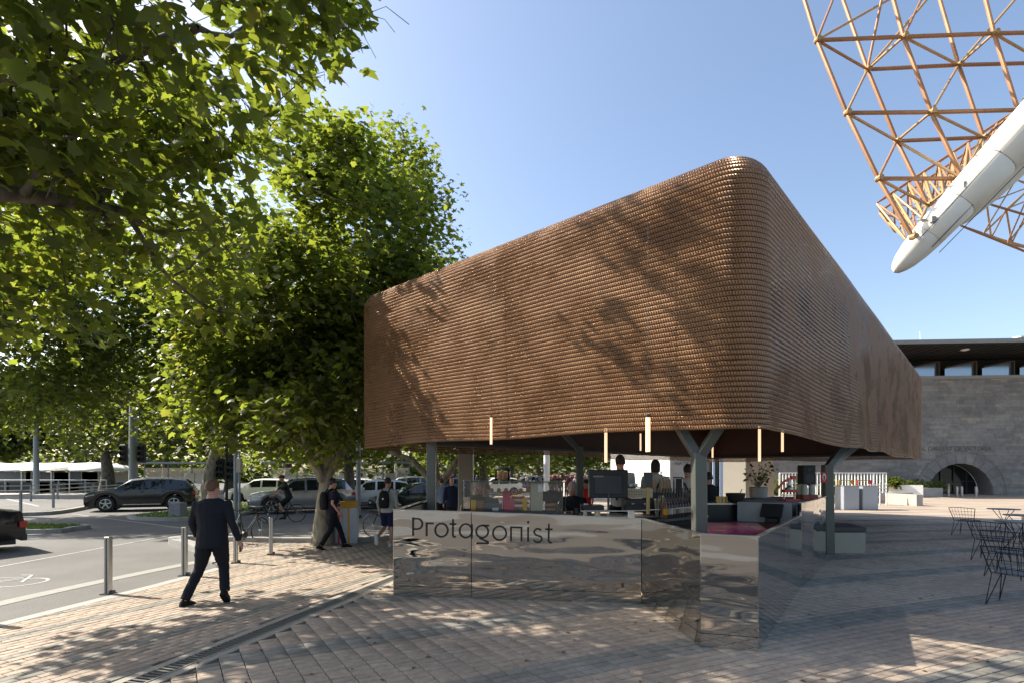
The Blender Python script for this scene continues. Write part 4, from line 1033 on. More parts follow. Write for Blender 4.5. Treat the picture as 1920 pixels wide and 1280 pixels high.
    for s in (-1, 1):
        q = MB(); q.loft([[Vector((x0+a, s*(Wd/2*b2), hz+zz)) for zz, b2 in ((-.07, bb), (.07, bb), (.06, bb-.22), (-.04, bb-.24))] for a, bb in ((.03, .80), (.16, .93))]) if False else q.add(
            [(x0+.05, s*Wd*.26, hz-.02), (x0+.12, s*Wd*.445, hz-.05), (x0+.5, s*Wd*.487, hz+.03), (x0+.45, s*Wd*.44, hz+.105), (x0+.13, s*Wd*.28, hz+.075),
             (x0+.2, s*Wd*.26, hz-.02), (x0+.2, s*Wd*.42, hz-.05), (x0+.5, s*Wd*.44, hz), (x0+.45, s*Wd*.40, hz+.05), (x0+.25, s*Wd*.28, hz+.04)],
            [(0, 1, 2, 3, 4), (9, 8, 7, 6, 5)]+[(k, (k+1) % 5, 5+(k+1) % 5, 5+k) for k in range(5)])
        for v in range(len(q.v)): p = q.v[v]; q.v[v] = (p[0]-.035, p[1]*1.012, p[2])
        cl(q, 'headlight', M['headlamp'], False)
        q = MB(); q.box((x1-.06, s*Wd*.40, hz+.08), (.14, .26, .15)); cl(q, 'tail_light', M['taillamp'], False)
        q = MB(); q.box((hx+.5, s*(Wd/2+.06), belt+.06), (.12, .2, .14)); o = cl(q, 'mirror', m, False)
        q = MB(); q.beam((-.75, s*(Wd/2+.0), .34), (.85, s*(Wd/2+.0), .34), .03, .05); cl(q, 'sill_trim', M['rim'] if kind == 'suv' else M['bluetrim'], False)
        for xx in (.15, 1.05): q = MB(); q.box((xx-.1, s*(Wd/2-.002), belt-.13), (.16, .03, .025)); cl(q, 'door_handle', m, False)
    q = MB(); q.box((x0+.01, 0, .50), (.06, Wd*.50, .16)); q.box((x0+.03, 0, .30), (.06, Wd*.7, .10)); cl(q, 'grille', M['bluetrim'], False)
    for xx in (x0-.03, x1+.0): q = MB(); q.box((xx, 0, .46 if xx < 0 else .62), (.03, .40, .10)); cl(q, 'number_plate', M['plate'], False)
    q = MB(); q.box((x1-.02, 0, .33), (.1, Wd*.82, .16)); cl(q, 'bumper', M['bluetrim'], False)
    return t
def carat(c, u, d, yaw, z=-.02): c.location = ((u-960)/F*d, d, z); c.rotation_euler = (0, 0, R(yaw)); return c
blk = paint('black_paint', (.008, .008, .010), .2); slv = paint('silver_paint', (.42, .43, .44), .8); wht = paint('white_car_paint', (.68, .68, .66), 0); gry = paint('grey_blue_paint', (.12, .15, .18), .7); dgn = paint('dark_green_paint', (.02, .03, .028), .4); blu = paint('blue_paint', (.05, .12, .25), .5)
carat(make_car('suv', blk, 'black off-road car turning left behind the grass median, alloy wheels'), 272, 27.5, 24)
carat(make_car('sedan', blk, 'black sedan cut by the left frame edge, only its rear showing'), -240, 11.65, 55)
ms = carat(make_car('suv', slv, 'silver car with large dark grille behind the cyclist'), 566, 26, 30)
mw = carat(make_car('hatch', wht, 'white hatchback beyond the tram stop pole, left of the cyclist'), 495, 34.5, 10)
mw2 = carat(make_car('hatch', wht, 'white hatchback between the pale pole and the youth in the hoodie'), 705, 29, 12)
md = carat(make_car('sedan', dgn, 'dark green car half hidden by the left canopy post'), 785, 27, 25)
far_c = [(make_car('hatch', gry, 'grey blue car further back above the cyclist'), 545, 42, 5), (make_car('sedan', blu, 'far blue car left of the plane tree trunk'), 622, 45, 15)]
for c, u, d, y in far_c: carat(c, u, d, y)
for c, u, d, y, lb in ((mw, 655, 36, 20, 'small white car in the row behind the striped bins'), (ms, 760, 36, 12, 'distant silver car above the backpack of the youth'), (far_c[0][0], 690, 47, 5, 'far grey blue car at the shelter, right of the pale pole'), (far_c[1][0], 835, 50, 12, 'far blue car seen just left of the cream column'), (mw, 930, 44, 15, 'far white car seen through the pastry cabinet'), (far_c[0][0], 990, 60, 5, 'tiny grey car below the avenue trees by the slim white pole')):
    q = copy_tree(c); q['label'] = lb; q['group'] = 'cars queued on the boulevard'; carat(q, u, d, y)
# ---- bicycles
def make_bike(label):
    t = thing('bicycle', label, 'bicycle'); r = .34
    for x in (-.52, .52):
        q = MB(); q.tube([(x+r*math.cos(a), 0, r+r*math.sin(a)) for a in [2*math.pi*k/28 for k in range(29)]], .016, 6, cap=False); w = q.build('wheel', M['rubber'], t, world=False, smooth=True)
        q = MB()
        for k in range(14): a = 2*math.pi*k/14; q.tube([(x, .02*(-1)**k, r), (x+r*math.cos(a), 0, r+r*math.sin(a))], .0022, 3, cap=False)
        q.tube([(x, -.04, r), (x, .04, r)], .025, 8); q.build('spokes', M['steel'], w, world=False)
    q = MB(); bb, st, hd = (-.08, 0, .28), (-.22, 0, .82), (.36, 0, .85)
    for a, b2 in ((bb, st), (st, hd), (bb, (.38, 0, .74)), (bb, (-.52, 0, .34)), (st, (-.52, 0, .34)), (hd, (.40, 0, .66)), ((.40, 0, .66), (.52, 0, .34))): q.tube([a, b2], .016, 7)
    q.build('frame', M['black'], t, world=False, smooth=True)
    q = MB(); q.tube([hd, (.34, 0, .98)], .013, 6); q.tube([(.50, -.22, .98), (.38, -.2, 1.0), (.34, 0, .99), (.38, .2, 1.0), (.50, .22, .98)], .013, 6); q.build('handlebar', M['black'], t, world=False)
    q = MB(); q.tube([st, (-.25, 0, .93)], .012, 6); q.loft([[Vector((-.25+a, b2*w_, .95+h)) for b2, h in ((-1, 0), (0, .025), (1, 0), (0, -.03))] for a, w_ in ((-.13, .07), (0, .05), (.14, .018))]); q.build('saddle', M['black'], t, world=False)
    q = MB(); q.tube([(-.08, -.05, .28), (-.08, .05, .28)], .09, 16); q.beam((-.08, .07, .28), (0, .07, .14), .015, .02); q.beam((-.08, -.07, .28), (-.16, -.07, .42), .015, .02); q.box((0, .12, .13), (.09, .08, .02)); q.box((-.16, -.12, .43), (.09, .08, .02)); q.build('pedals', M['dsteel'], t, world=False)
    return t
BK = make_bike('black road bicycle ridden by the cyclist in the yellow-sleeved vest')
BK.location = ((530-960)/F*20.6, 20.6, -.02); BK.rotation_euler = (0, 0, R(215))
b2_ = copy_tree(BK); b2_['label'] = 'bicycle standing behind the walking man in the dark suit'; b2_.location = ((462-960)/F*14.2, 14.2, -.02); b2_.rotation_euler = (0, 0, R(75))
b3_ = copy_tree(BK); b3_['label'] = 'bicycle with front wheel showing left of the youth in shorts'; b3_.location = ((730-960)/F*15.5, 15.5, .02); b3_.rotation_euler = (0, 0, R(165))
# ================================================================== people
TMP = bpy.data.scenes.new('workbench')
def remesh(b, voxel, smooth=6):
    me = b.mesh('tmp'); bm = bmesh.new(); bm.from_mesh(me); bmesh.ops.recalc_face_normals(bm, faces=bm.faces); bm.to_mesh(me); bm.free()
    o = bpy.data.objects.new('tmp', me); TMP.collection.objects.link(o)
    m = o.modifiers.new('r', 'REMESH'); m.mode = 'VOXEL'; m.voxel_size = voxel; m.use_smooth_shade = True
    s = o.modifiers.new('s', 'SMOOTH'); s.iterations = smooth; s.factor = .5
    TMP.view_layers[0].update(); dg = TMP.view_layers[0].depsgraph; dg.update()
    r = bpy.data.meshes.new_from_object(o.evaluated_get(dg)); bpy.data.objects.remove(o); return r
def cloth(name, c, var=.12): return mat(name, c, .85, 0, var=var, scale=9, bump=.5, bscale=14, spec=.2)
def ell_ring(c, rx_, ry_, n=14, tilt=0): c = Vector(c); return [c+Vector((rx_*math.cos(a), ry_*math.sin(a), tilt*math.sin(a))) for a in [2*math.pi*k/n for k in range(n)]]
CL = {}
def cm(c):
    k = tuple(c)
    if k not in CL: CL[k] = cloth('fabric', c)
    return CL[k]
HAIR = {}
def hairm(c):
    if tuple(c) not in HAIR: HAIR[tuple(c)] = mat('hair', c, .6, var=.3, scale=40, bump=.8, bscale=80)
    return HAIR[tuple(c)]
def person(label, loc, rz, h=1.75, J=None, top='shirt', topc=(.02, .02, .022), legc=(.012, .012, .014), legs='trousers', shoec=(.01, .01, .01), hair=(.03, .02, .015), hairlen='short', skin='skin',
           group=None, lean=0, extras=(), vox=.014, headyaw=0, build=1.0, low=False):
    t = thing('person', label, 'person', loc, rz, group); S = h/1.75; t.scale = (S, S, S); sk = M[skin]
    j = dict(hl=(-.09, 0, .91), kl=(-.10, .03, .49), al=(-.10, -.02, .09), hr=(.09, 0, .91), kr=(.10, .03, .49), ar=(.10, -.02, .09),
             sl=(-.185, 0, 1.41), el=(-.25, -.04, 1.13), wl=(-.26, .05, .88), sr=(.185, 0, 1.41), er=(.25, -.04, 1.13), wr=(.26, .05, .88), fl=(0, 1, 0), fr=(0, 1, 0))
    j.update(J or {}); j = {k: Vector(v) for k, v in j.items()}
    def ly(z): return lean*max(0, z-.95)      # forward lean of the trunk
    for k in ('sl', 'sr'): j[k].y += ly(j[k].z)
    B = build
    # --- body
    b = MB()
    b.loft([ell_ring((0, ly(z)+o, z), a*B, c*B) for z, a, c, o in ((.80, .10, .09, 0), (.88, .155, .11, 0), (.98, .15, .105, 0), (1.10, .135, .095, .005), (1.25, .165, .11, .01), (1.38, .175, .10, .0), (1.44, .13, .078, -.01), (1.475, .07, .064, -.01), (1.54, .058, .062, .0))])
    hc = Vector((0, ly(1.62)+.02, 1.618)); hm = Matrix.Rotation(headyaw, 3, 'Z')
    hd = MB(); hd.loft([ell_ring(hc+Vector((0, o, z)), a, c) for z, a, c, o in ((-.125, .03, .035, .03), (-.10, .05, .06, .025), (-.055, .063, .082, .012), (0, .072, .093, 0), (.05, .073, .095, -.005), (.09, .058, .078, -.008), (.115, .03, .04, -.01))])
    hd.ball(hc+Vector((0, .098, -.02)), (.012, .02, .022), 8)
    for s in (-1, 1): hd.ball(hc+Vector((s*.076, -.005, -.01)), (.012, .02, .03), 8)
    for i, p in enumerate(hd.v): v = Vector(p)-hc; hd.v[i] = tuple(hc+hm @ v)
    b.add(hd.v, hd.f)
    for s in 'lr':
        b.tube([j['h'+s]+Vector((0, 0, -.02)), j['h'+s].lerp(j['k'+s], .5), j['k'+s], j['k'+s].lerp(j['a'+s], .35), j['a'+s]], [.085*B, .075*B, .054, .054, .036], 10)
        f = j['f'+s].normalized(); b.tube([j['a'+s]-f*.04+Vector((0, 0, -.02)), j['a'+s]+f*.07+Vector((0, 0, -.045)), j['a'+s]+f*.16+Vector((0, 0, -.06)) if f.z > -.3 else j['a'+s]+f*.17], [.035, .035, .025], 8)
        b.tube([j['s'+s]+Vector(((.03 if s == 'l' else -.03), 0, 0)), j['s'+s], j['s'+s].lerp(j['e'+s], .5), j['e'+s], j['w'+s]], [.055, .052*B, .043, .036, .025], 10)
        w = j['w'+s]; d = (w-j['e'+s]).normalized(); b.tube([w, w+d*.05, w+d*.09], [.026, .036, .032], 8)
    me = remesh(b, vox if not low else .022); me.materials.append(sk)
    # fingers joined on as tapered tubes rooted in the palm
    fm = MB()
    for s in 'lr':
        w = j['w'+s]; d = (w-j['e'+s]).normalized(); sx = Vector((1 if s == 'l' else -1, 0, 0)); fw = Vector((0, 1, 0)); fw = (fw-d*fw.dot(d)).normalized(); pn = d.cross(fw)*(1 if s == 'l' else -1)
        for k, ln in enumerate((.075, .085, .08, .062)):
            r0_ = w+d*.08+fw*(.027-.018*k); r1_ = r0_+d*ln*.55+sx*.006; r2_ = r1_+d*ln*.38+sx*.022; fm.tube([r0_, r1_, r2_], [.0095, .0085, .006], 6)
        fm.tube([w+d*.03+fw*.025, w+d*.065+fw*.05, w+d*.10+fw*.052+sx*.01], [.012, .010, .008], 6)
    bm = bmesh.new(); bm.from_mesh(me); tmp = fm.mesh('f'); bm.from_mesh(tmp); bm.to_mesh(me); bm.free()
    me.polygons.foreach_set('use_smooth', [True]*len(me.polygons))
    o = bpy.data.objects.new('body', me); C.objects.link(o); o.parent = t
    # --- eyes and mouth
    q = MB()
    for s in (-1, 1): q.ball(hc+hm @ Vector((s*.028, .087, .005)), (.010, .006, .006), 6)
    q.box(hc+hm @ Vector((0, .088, -.065)), (.04, .012, .006), rz=headyaw); q.build('facial_features', mat('dark_features', (.05, .02, .015), .5) if 'dark_features' not in bpy.data.materials else bpy.data.materials['dark_features'], t, world=False)
    # --- hair
    if hair:
        q = MB(); z0 = {'short': -.03, 'bob': -.10, 'long': -.20}[hairlen]
        rg_ = [(z0, .078, .05, -.055), (z0+.03, .084, .065, -.045), (0.0, .086, .085, -.025), (.03, .086, .1, -.012), (.065, .081, .100, -.008), (.098, .067, .086, -.008), (.122, .046, .062, -.009), (.138, .02, .03, -.01)]
        rg_ = sorted(rg_); q.loft([[hc+hm @ (p-hc) for p in ell_ring(hc+Vector((0, o_, z)), a, c)] for z, a, c, o_ in rg_])
        me = remesh(q, .011, 2); me.materials.append(hairm(hair)); o = bpy.data.objects.new('hair', me); C.objects.link(o); o.parent = t
    # --- clothes
    g = .012
    q = MB(); jk = top == 'jacket'; hem = {'jacket': .80, 'shirt': .86, 'hoodie': .86, 'tshirt': .84, 'apron': .88}[top]; gg = .03 if jk else .016
    if top == 'hoodie': gg = .03
    q.loft([ell_ring((0, ly(z)+o, z), a*B+gg, c*B+gg) for z, a, c, o in ((hem, .165 if jk else .15, .115, -.005), (.93, .158, .115, 0), (1.05, .148, .108, 0), (1.15, .148, .104, .0), (1.28, .172, .112, .008), (1.38, .180, .098, .0), (1.44, .14, .078, -.01), (1.49, .055, .055, -.01))])
    for s in 'lr':
        e, w = j['e'+s], j['w'+s]; long = top in ('jacket', 'hoodie'); r1 = .062 if jk else .058
        if long: q.tube([j['s'+s]+Vector(((.03 if s == 'l' else -.03), 0, -.01)), j['s'+s]+Vector((0, 0, .0)), j['s'+s].lerp(e, .5), e, e.lerp(w, .95)], [.062, r1+.012, r1, .054, .042], 10)
        else: q.tube([j['s'+s]+Vector(((.03 if s == 'l' else -.03), 0, -.01)), j['s'+s], j['s'+s].lerp(e, .35), j['s'+s].lerp(e, .72 if top != 'apron' else .9)], [.06, .068, .062, .058], 10)
    me = remesh(q, vox, 4)
    for v in me.vertices:
        n = noise.noise(Vector(v.co)*9)*.006+noise.noise(Vector((v.co.x*6, v.co.y*6, v.co.z*22)))*.006; v.co += v.normal*n
    me.materials.append(cm(topc)); o = bpy.data.objects.new('jacket' if jk else 'shirt', me); C.objects.link(o); o.parent = t
    if jk:
        q = MB(); q.loft([ell_ring((0, ly(1.49)-.008, z), a, a) for z, a in ((1.48, .066), (1.505, .060))]); q.build('collar', cm((.6, .6, .6)), t, world=False, smooth=True)
    q = MB(); q.loft([ell_ring((0, 0, z), a*B+.012, c*B+.012) for z, a, c in ((.80, .13, .10), (.88, .158, .115), (.98, .152, .108), (1.03, .14, .10))])
    for s in 'lr':
        H_, K, A_ = j['h'+s]+Vector((0, 0, -.02)), j['k'+s], j['a'+s]
        if legs == 'trousers': q.tube([H_, H_.lerp(K, .5), K, K.lerp(A_, .5), K.lerp(A_, .98)], [.105*B, .092*B, .074, .068, .066], 10)
        else: q.tube([H_, H_.lerp(K, .5), H_.lerp(K, .92)], [.11*B, .10*B, .096], 10)
    me = remesh(q, vox, 3)
    for v in me.vertices: v.co += v.normal*(noise.noise(Vector((v.co.x*8, v.co.y*8, v.co.z*18)))*.008)
    me.materials.append(cm(legc)); o = bpy.data.objects.new('trousers' if legs == 'trousers' else 'shorts', me); C.objects.link(o); o.parent = t
    for s in 'lr':
        f = j['f'+s].normalized(); a = j['a'+s]; q = MB(); up = Vector((0, 0, 1)); up = (up-f*up.dot(f)).normalized(); sd_ = f.cross(up)
        def sec(d_, hw, z0, z1): c = a+f*d_-up*.09; return [c+sd_*hw+up*z0, c+sd_*hw*.9+up*z1*.7, c+up*z1, c-sd_*hw*.9+up*z1*.7, c-sd_*hw+up*z0]
        q.loft([sec(-.075, .028, 0, .07), sec(-.05, .038, 0, .115), (sec(.0, .042, 0, .12)), sec(.07, .045, 0, .085), sec(.14, .048, 0, .06), sec(.185, .032, .003, .035)])
        q.build('shoe', cm(shoec), t, world=False, smooth=True, shade=60)
    for e in extras: e(t, j, ly)
    return t
def braces(c=(.06, .03, .02), cross=True):
    def f(t, j, ly):
        q = MB()
        for s in (-1, 1):
            pts = [(s*.11, .06+ly(1.47), 1.45), (s*.11, -.03+ly(1.48), 1.475), (s*.085, -.115+ly(1.38), 1.36), ((0 if cross else s*.07), -.135+ly(1.2), 1.2), (-s*.09 if cross else s*.09, -.13+ly(1.0), .99)]
            for a, b2 in zip(pts, pts[1:]): q.beam(a, b2, .03, .012, up=(0, 1, 0))
        q.build('braces', cm(c), t, world=False)
    return f
def backpack(c=(.012, .012, .013), dot=True):
    def f(t, j, ly):
        q = MB(); q.loft([ell_ring((0, -.20+ly(z), z), a, b2, 12) for z, a, b2 in ((.98, .11, .06), (1.02, .14, .085), (1.2, .145, .095), (1.36, .12, .075), (1.42, .07, .04))]); me = remesh(q, .016, 3); me.materials.append(cm(c)); o = bpy.data.objects.new('backpack', me); C.objects.link(o); o.parent = t
        
        for s in (-1, 1):
            q = MB(); pts = [(s*.09, -.14, 1.38), (s*.105, -.06, 1.49), (s*.11, .06, 1.47), (s*.12, .14, 1.35), (s*.14, .11, 1.15), (s*.13, -.08, 1.04)]
            for a, b2 in zip(pts, pts[1:]): q.beam(Vector(a)+Vector((0, ly(1.4), 0)), Vector(b2)+Vector((0, ly(1.4), 0)), .035, .012, up=(1, 0, 0))
            q.build('strap', cm(c), t, world=False)
        if dot: q = MB(); q.tube([(.02, -.297+ly(1.2), 1.22), (.02, -.304+ly(1.2), 1.22)], .022, 12); q.build('badge', M['white'], t, world=False)
    return f
def tie_phone(t, j, ly):
    w = j['wr']; q = MB(); q.box(w+Vector((.0, .06, -.09)), (.02, .08, .14)); q.build('phone', M['black'], t, world=False)
# the man in the suit, walking away
person('man in a dark suit walking away over the sunlit paving, hand by his side', G(398, 1131), R(14), 1.80,
       dict(kl=(-.17, .05, .50), al=(-.31, -.12, .09), fl=(.35, .9, 0), kr=(.12, .10, .50), ar=(.19, -.10, .19), fr=(.1, .75, -.62), el=(-.27, .04, 1.15), wl=(-.24, .16, .93), er=(.28, -.10, 1.14), wr=(.36, -.04, .88)),
       top='jacket', topc=(.014, .015, .020), legc=(.012, .013, .017), hair=(.10, .045, .02), extras=(tie_phone,), vox=.011, headyaw=R(-35), build=1.12)
person('man in dark t-shirt with a black backpack striding past the tree trunk', G(622, 1029), R(-55), 1.76,
       dict(kl=(-.10, .22, .50), al=(-.09, .34, .10), kr=(.10, -.06, .49), ar=(.10, -.30, .13), fr=(0, .85, -.4), er=(.24, -.06, 1.14), wr=(.24, .10, .92), el=(-.24, -.02, 1.13), wl=(-.24, .1, .90)),
       top='tshirt', topc=(.018, .015, .026), legc=(.010, .010, .014), hair=(.02, .013, .01), skin='skin', extras=(backpack(dot=False),), build=1.08)
person('youth in pale hoodie and navy shorts with a black drawstring backpack', G(727, 1024), R(-14), 1.78,
       dict(kl=(-.10, .05, .50), al=(-.12, -.30, .28), fl=(0, .15, -1), kr=(.10, .03, .49), ar=(.10, -.04, .09)),
       top='hoodie', topc=(.36, .37, .36), legc=(.012, .016, .05), legs='shorts', shoec=(.5, .5, .48), hair=(.03, .018, .012), extras=(backpack(),))
# cyclist
def helmet(t, j, ly):
    hc = Vector((0, ly(1.62)+.02, 1.675)); q = MB(); q.loft([ell_ring(hc+Vector((0, 0, z)), a, b2) for z, a, b2 in ((-.03, .092, .12), (.02, .09, .118), (.06, .07, .09), (.085, .03, .04))]); q.build('helmet', cm((.10, .02, .02)), t, world=False, smooth=True)
cb = Vector(BK.location); fwd = Vector((math.cos(R(215)), math.sin(R(215)), 0))
cy = person('cyclist in helmet and dark vest with yellow sleeves riding towards the left', cb-fwd*.22+Vector((0, 0, .10)), R(215-90), 1.72,
       dict(hl=(-.09, 0, .86), hr=(.09, 0, .86), kl=(-.11, .36, .62), al=(-.10, .20, .32), kr=(.11, .30, .46), ar=(.10, .16, .10), sl=(-.18, 0, 1.34), sr=(.18, 0, 1.34), el=(-.24, .42, 1.12), wl=(-.20, .56, .98), er=(.24, .42, 1.12), wr=(.20, .56, .98)),
       top='tshirt', topc=(.02, .022, .022), legc=(.012, .012, .013), legs='shorts', hair=None, lean=.35, extras=(helmet,), vox=.016, low=True)
# staff and customers round the kiosk
FL = .36
plat = MB(); plat.prism([(.6, 8.8), (3.9, 8.8), (5.2, 10.6), (4.0, 12.4), (.6, 12.4)], .022, FL); tag(plat.build('staff_platform', M['dsteel']), 'low dark raised floor inside the kiosk behind the counter', 'floor')
work = dict(er=(.23, .10, 1.16), wr=(.17, .34, 1.10), el=(-.23, .10, 1.16), wl=(-.17, .34, 1.10))
person('tall barista in white shirt and dark braces seen from behind the checkout screen', gz(1163, 9.6, FL), R(0), 1.86, work, top='apron', topc=(.42, .40, .36), hair=(.03, .015, .01), extras=(braces(cross=False),), vox=.016, low=True)
person('barista with dark bobbed hair and braces beside the paper cups', gz(1229, 9.8, FL), R(-15), 1.78, work, top='apron', topc=(.42, .40, .36), hair=(.015, .009, .007), hairlen='bob', extras=(braces(),), vox=.016, low=True)
person('barista with cap and crossed braces on his back, left of the forked post', gz(1290, 9.9, FL), R(-5), 1.70, work, top='apron', topc=(.45, .42, .37), hair=(.02, .014, .012), extras=(braces(),), vox=.016, low=True)
person('kitchen hand in dark clothes behind the wok bowl', gz(1329, 10.4, FL), R(10), 1.55, work, top='shirt', topc=(.02, .02, .022), hair=(.02, .015, .01), vox=.018, low=True)
person('woman in black leaning over the counter right of the pastry cabinet', gz(1078, 9.9, .02), R(160), 1.72, dict(er=(.25, .28, 1.16), wr=(.12, .50, 1.22), el=(-.25, .28, 1.16), wl=(-.10, .50, 1.2)), top='shirt', topc=(.012, .012, .014), hair=(.25, .23, .21), lean=.3, vox=.016, low=True)
person('person in red shirt beyond the checkout screen', gz(1100, 15.5), R(120), 1.70, dict(er=(.24, .12, 1.16), wr=(.15, .36, 1.2)), top='tshirt', topc=(.45, .02, .02), hair=(.03, .02, .015), vox=.018, low=True)
person('dark haired man behind the pastry cabinet, right of the slim white pole', gz(1034, 13.5), R(170), 1.72, top='shirt', topc=(.02, .02, .022), hair=(.012, .01, .01), skin='skin2', vox=.018, low=True)
person('grey haired man in khaki jacket bending behind the left end of the cabinet', gz(882, 10.3), R(-130), 1.74, top='shirt', topc=(.10, .085, .055), hair=(.20, .16, .12), lean=.25, vox=.016, low=True)
person('customer with light brown hair looking into the pastry cabinet', gz(912, 10.5), R(175), 1.68, top='shirt', topc=(.11, .12, .10), hair=(.13, .08, .045), vox=.016, low=True)
person('bald man in navy jacket standing between the post and the cream column', gz(847, 17.5), R(15), 1.74, top='jacket', topc=(.012, .018, .045), hair=None, vox=.018, low=True)
person('person in light blue shirt left of the bald man in navy', gz(828, 18.5), R(20), 1.70, top='shirt', topc=(.20, .27, .42), hair=(.025, .018, .012), vox=.018, low=True)
# far crowd beyond the kiosk, one mass
def crowd(n, u0, u1, d0, d1, seed):
    rg_ = random.Random(seed); cols = [(.03, .03, .04), (.25, .03, .03), (.3, .3, .3), (.05, .07, .14), (.12, .09, .06)]; ms_ = [cm(c) for c in cols]+[M['skin']]
    b = MB()
    for _ in range(n):
        d = rg_.uniform(d0, d1); c = gz(rg_.uniform(u0, u1), d); hh = rg_.uniform(1.55, 1.85)/1.75; a = rg_.uniform(0, 6.28); k = rg_.randrange(5); w = Vector((math.cos(a), math.sin(a), 0))
        b.loft([ell_ring(c+Vector((0, 0, z*hh)), r_, r_*.6, 8) for z, r_ in ((.85, .15), (1.1, .15), (1.38, .2), (1.5, .06))], k)
        for s in (-1, 1):
            st = w*s*.18*rg_.random(); b.tube([c+w*s*.08+Vector((0, 0, .9*hh)), c+w*s*.1+st*.4+Vector((0, 0, .5*hh)), c+w*s*.1+st], [.09, .06, .05], 6, rg_.choice((0, 3, 4)))
            b.tube([c+w*s*.2+Vector((0, 0, 1.4*hh)), c+w*s*.27+Vector((0, 0, 1.1*hh)), c+w*s*.26+Vector((0, .1, .85*hh))], [.05, .04, .03], 6, k)
        b.ball(c+Vector((0, 0, 1.63*hh)), (.085, .1, .125), 8, 5)
    o = b.build('crowd', ms_); return tag(o, 'distant crowd of pedestrians under the avenue trees', 'crowd', kind='stuff')
crowd(110, 1030, 1155, 42, 80, 3)
crowd(30, 800, 1030, 45, 75, 5)
bpy.data.scenes.remove(TMP)
# ================================================================== things on and around the kiosk
CT = 1.295
def on(u, d, z=CT): return gz(u, d, z)
# pastry cabinet
pc = thing('pastry_cabinet', 'glass pastry cabinet with dark metal edges on the left counter', 'display case', (0, 8.55, CT))
ca, cb_, cc = on(868, 8.42), on(1055, 8.12), 0.42
cd = (cb_-ca).normalized(); cn = Vector((-cd.y, cd.x, 0)); ZT2 = 1.755
zc = Vector((0, 0, ZT2-CT))
def bar(b, p, q, w=.014): b.beam(p, q, w, w)
b_ = MB()
cs_ = [ca, cb_, cb_+cn*cc, ca+cn*cc]
for k in range(4): bar(b_, cs_[k], cs_[(k+1) % 4]); bar(b_, cs_[k]+zc, cs_[(k+1) % 4]+zc); bar(b_, cs_[k], cs_[k]+zc)
mm = ca+(cb_-ca)*.64; bar(b_, mm+zc, mm+cn*cc+zc); bar(b_, mm+cn*cc, mm+cn*cc+zc)
b_.build('frame', M['dsteel'], pc)
for p, q in ((ca, cb_), (cb_, cb_+cn*cc), (ca+cn*cc, ca)):
    g_ = MB(); i = (q-p).normalized()*.008; nn = Vector((i.y, -i.x, 0)).normalized()*.003
    a, b2 = p+i, q-i; up = Vector((0, 0, .008)); g_.add([a+up, b2+up, b2+zc-up, a+zc-up, a+up-nn, b2+up-nn, b2+zc-up-nn, a+zc-up-nn], [(0, 1, 2, 3), (7, 6, 5, 4), (0, 4, 5, 1), (1, 5, 6, 2), (2, 6, 7, 3), (3, 7, 4, 0)]); g_.build('glass_pane', M['glass'], pc)
b_ = MB(); b_.prism([(p.x, p.y) for p in cs_], ZT2+.008, ZT2+.020); b_.build('glass_top', M['glass'], pc)
b_ = MB(); b_.prism([(p.x, p.y) for p in cs_], CT-.03, CT-.009); b_.build('base', M['dsteel'], pc)
def boxt(name, label, cat, u, d, w, dp, h, m, z=CT, rz=R(2), bevel=.004):
    b = MB(); b.box((0, 0, h/2), (w, dp, h)); o = b.build(name, m, bevel=bevel, loc=on(u, d, z)); o.rotation_euler = (0, 0, rz); return tag(o, label, cat)
yel, pnk, gyb, crm, brn, card = [mat(n, c, .55, var=.2, scale=20) for n, c in (('yellow_card', (.75, .38, .02)), ('pink_card', (.62, .05, .10)), ('grey_tray', (.10, .105, .10)), ('cream_card', (.46, .40, .27)), ('pastry', (.30, .13, .045)), ('kraft_card', (.30, .20, .11)))]
boxt('yellow_box', 'small yellow box at the left inside the pastry cabinet', 'box', 888, 8.6, .08, .1, .16, yel)
boxt('snack_box', 'brown and orange snack box beside the yellow box in the cabinet', 'box', 900, 8.62, .12, .1, .15, brn)
boxt('grey_tray', 'dark grey tray with a small white card at the front of the cabinet', 'tray', 924, 8.52, .29, .14, .11, gyb)
boxt('price_card', 'tiny white price card on the dark grey tray', 'card', 929, 8.43, .10, .006, .05, M['white'])
boxt('pink_box', 'larger lower pink box with a white dotted edge in the cabinet', 'box', 954, 8.5, .17, .12, .18, pnk)
boxt('pink_bag', 'pink paper bag standing behind the pink box in the cabinet', 'bag', 950, 8.66, .13, .09, .31, pnk)
boxt('tall_cream_box', 'tall cream box with a white label at the right inside the cabinet', 'box', 1006, 8.45, .19, .14, .43, crm)
boxt('white_label', 'small white label taped to the top of the tall cream box', 'label', 1013, 8.36, .075, .004, .12, M['white'], z=CT+.30)
boxt('ochre_tin', 'narrow ochre tin left of the tall cream box', 'tin', 984, 8.5, .07, .1, .20, yel)
rg = random.Random(3)
def pastry(u, d, z, r, lb):
    b = MB(); b.loft([ell_ring((0, 0, zz), a*r, a*r*.8, 9) for zz, a in ((0, .7), (r*.3, 1), (r*.75, .85), (r*1.0, .35))]); o = b.build('pastry', brn, smooth=True, loc=on(u, d, z)); o.rotation_euler = (0, 0, rg.uniform(0, 3)); tag(o, lb, 'pastry', 'pastries piled in the cabinet')
for k in range(16): pastry(964+(k % 6)*4.5+rg.uniform(-1, 1), 8.6+.06*(k//6), CT+.09*(k//6), .055, 'brown pastry in the pile left of the tall cream box')
for k in range(9): pastry(1026+(k % 5)*5, 8.45+.05*(k//5), CT+.07*(k//5), .045, 'small pale brown pastry at the right end of the cabinet')
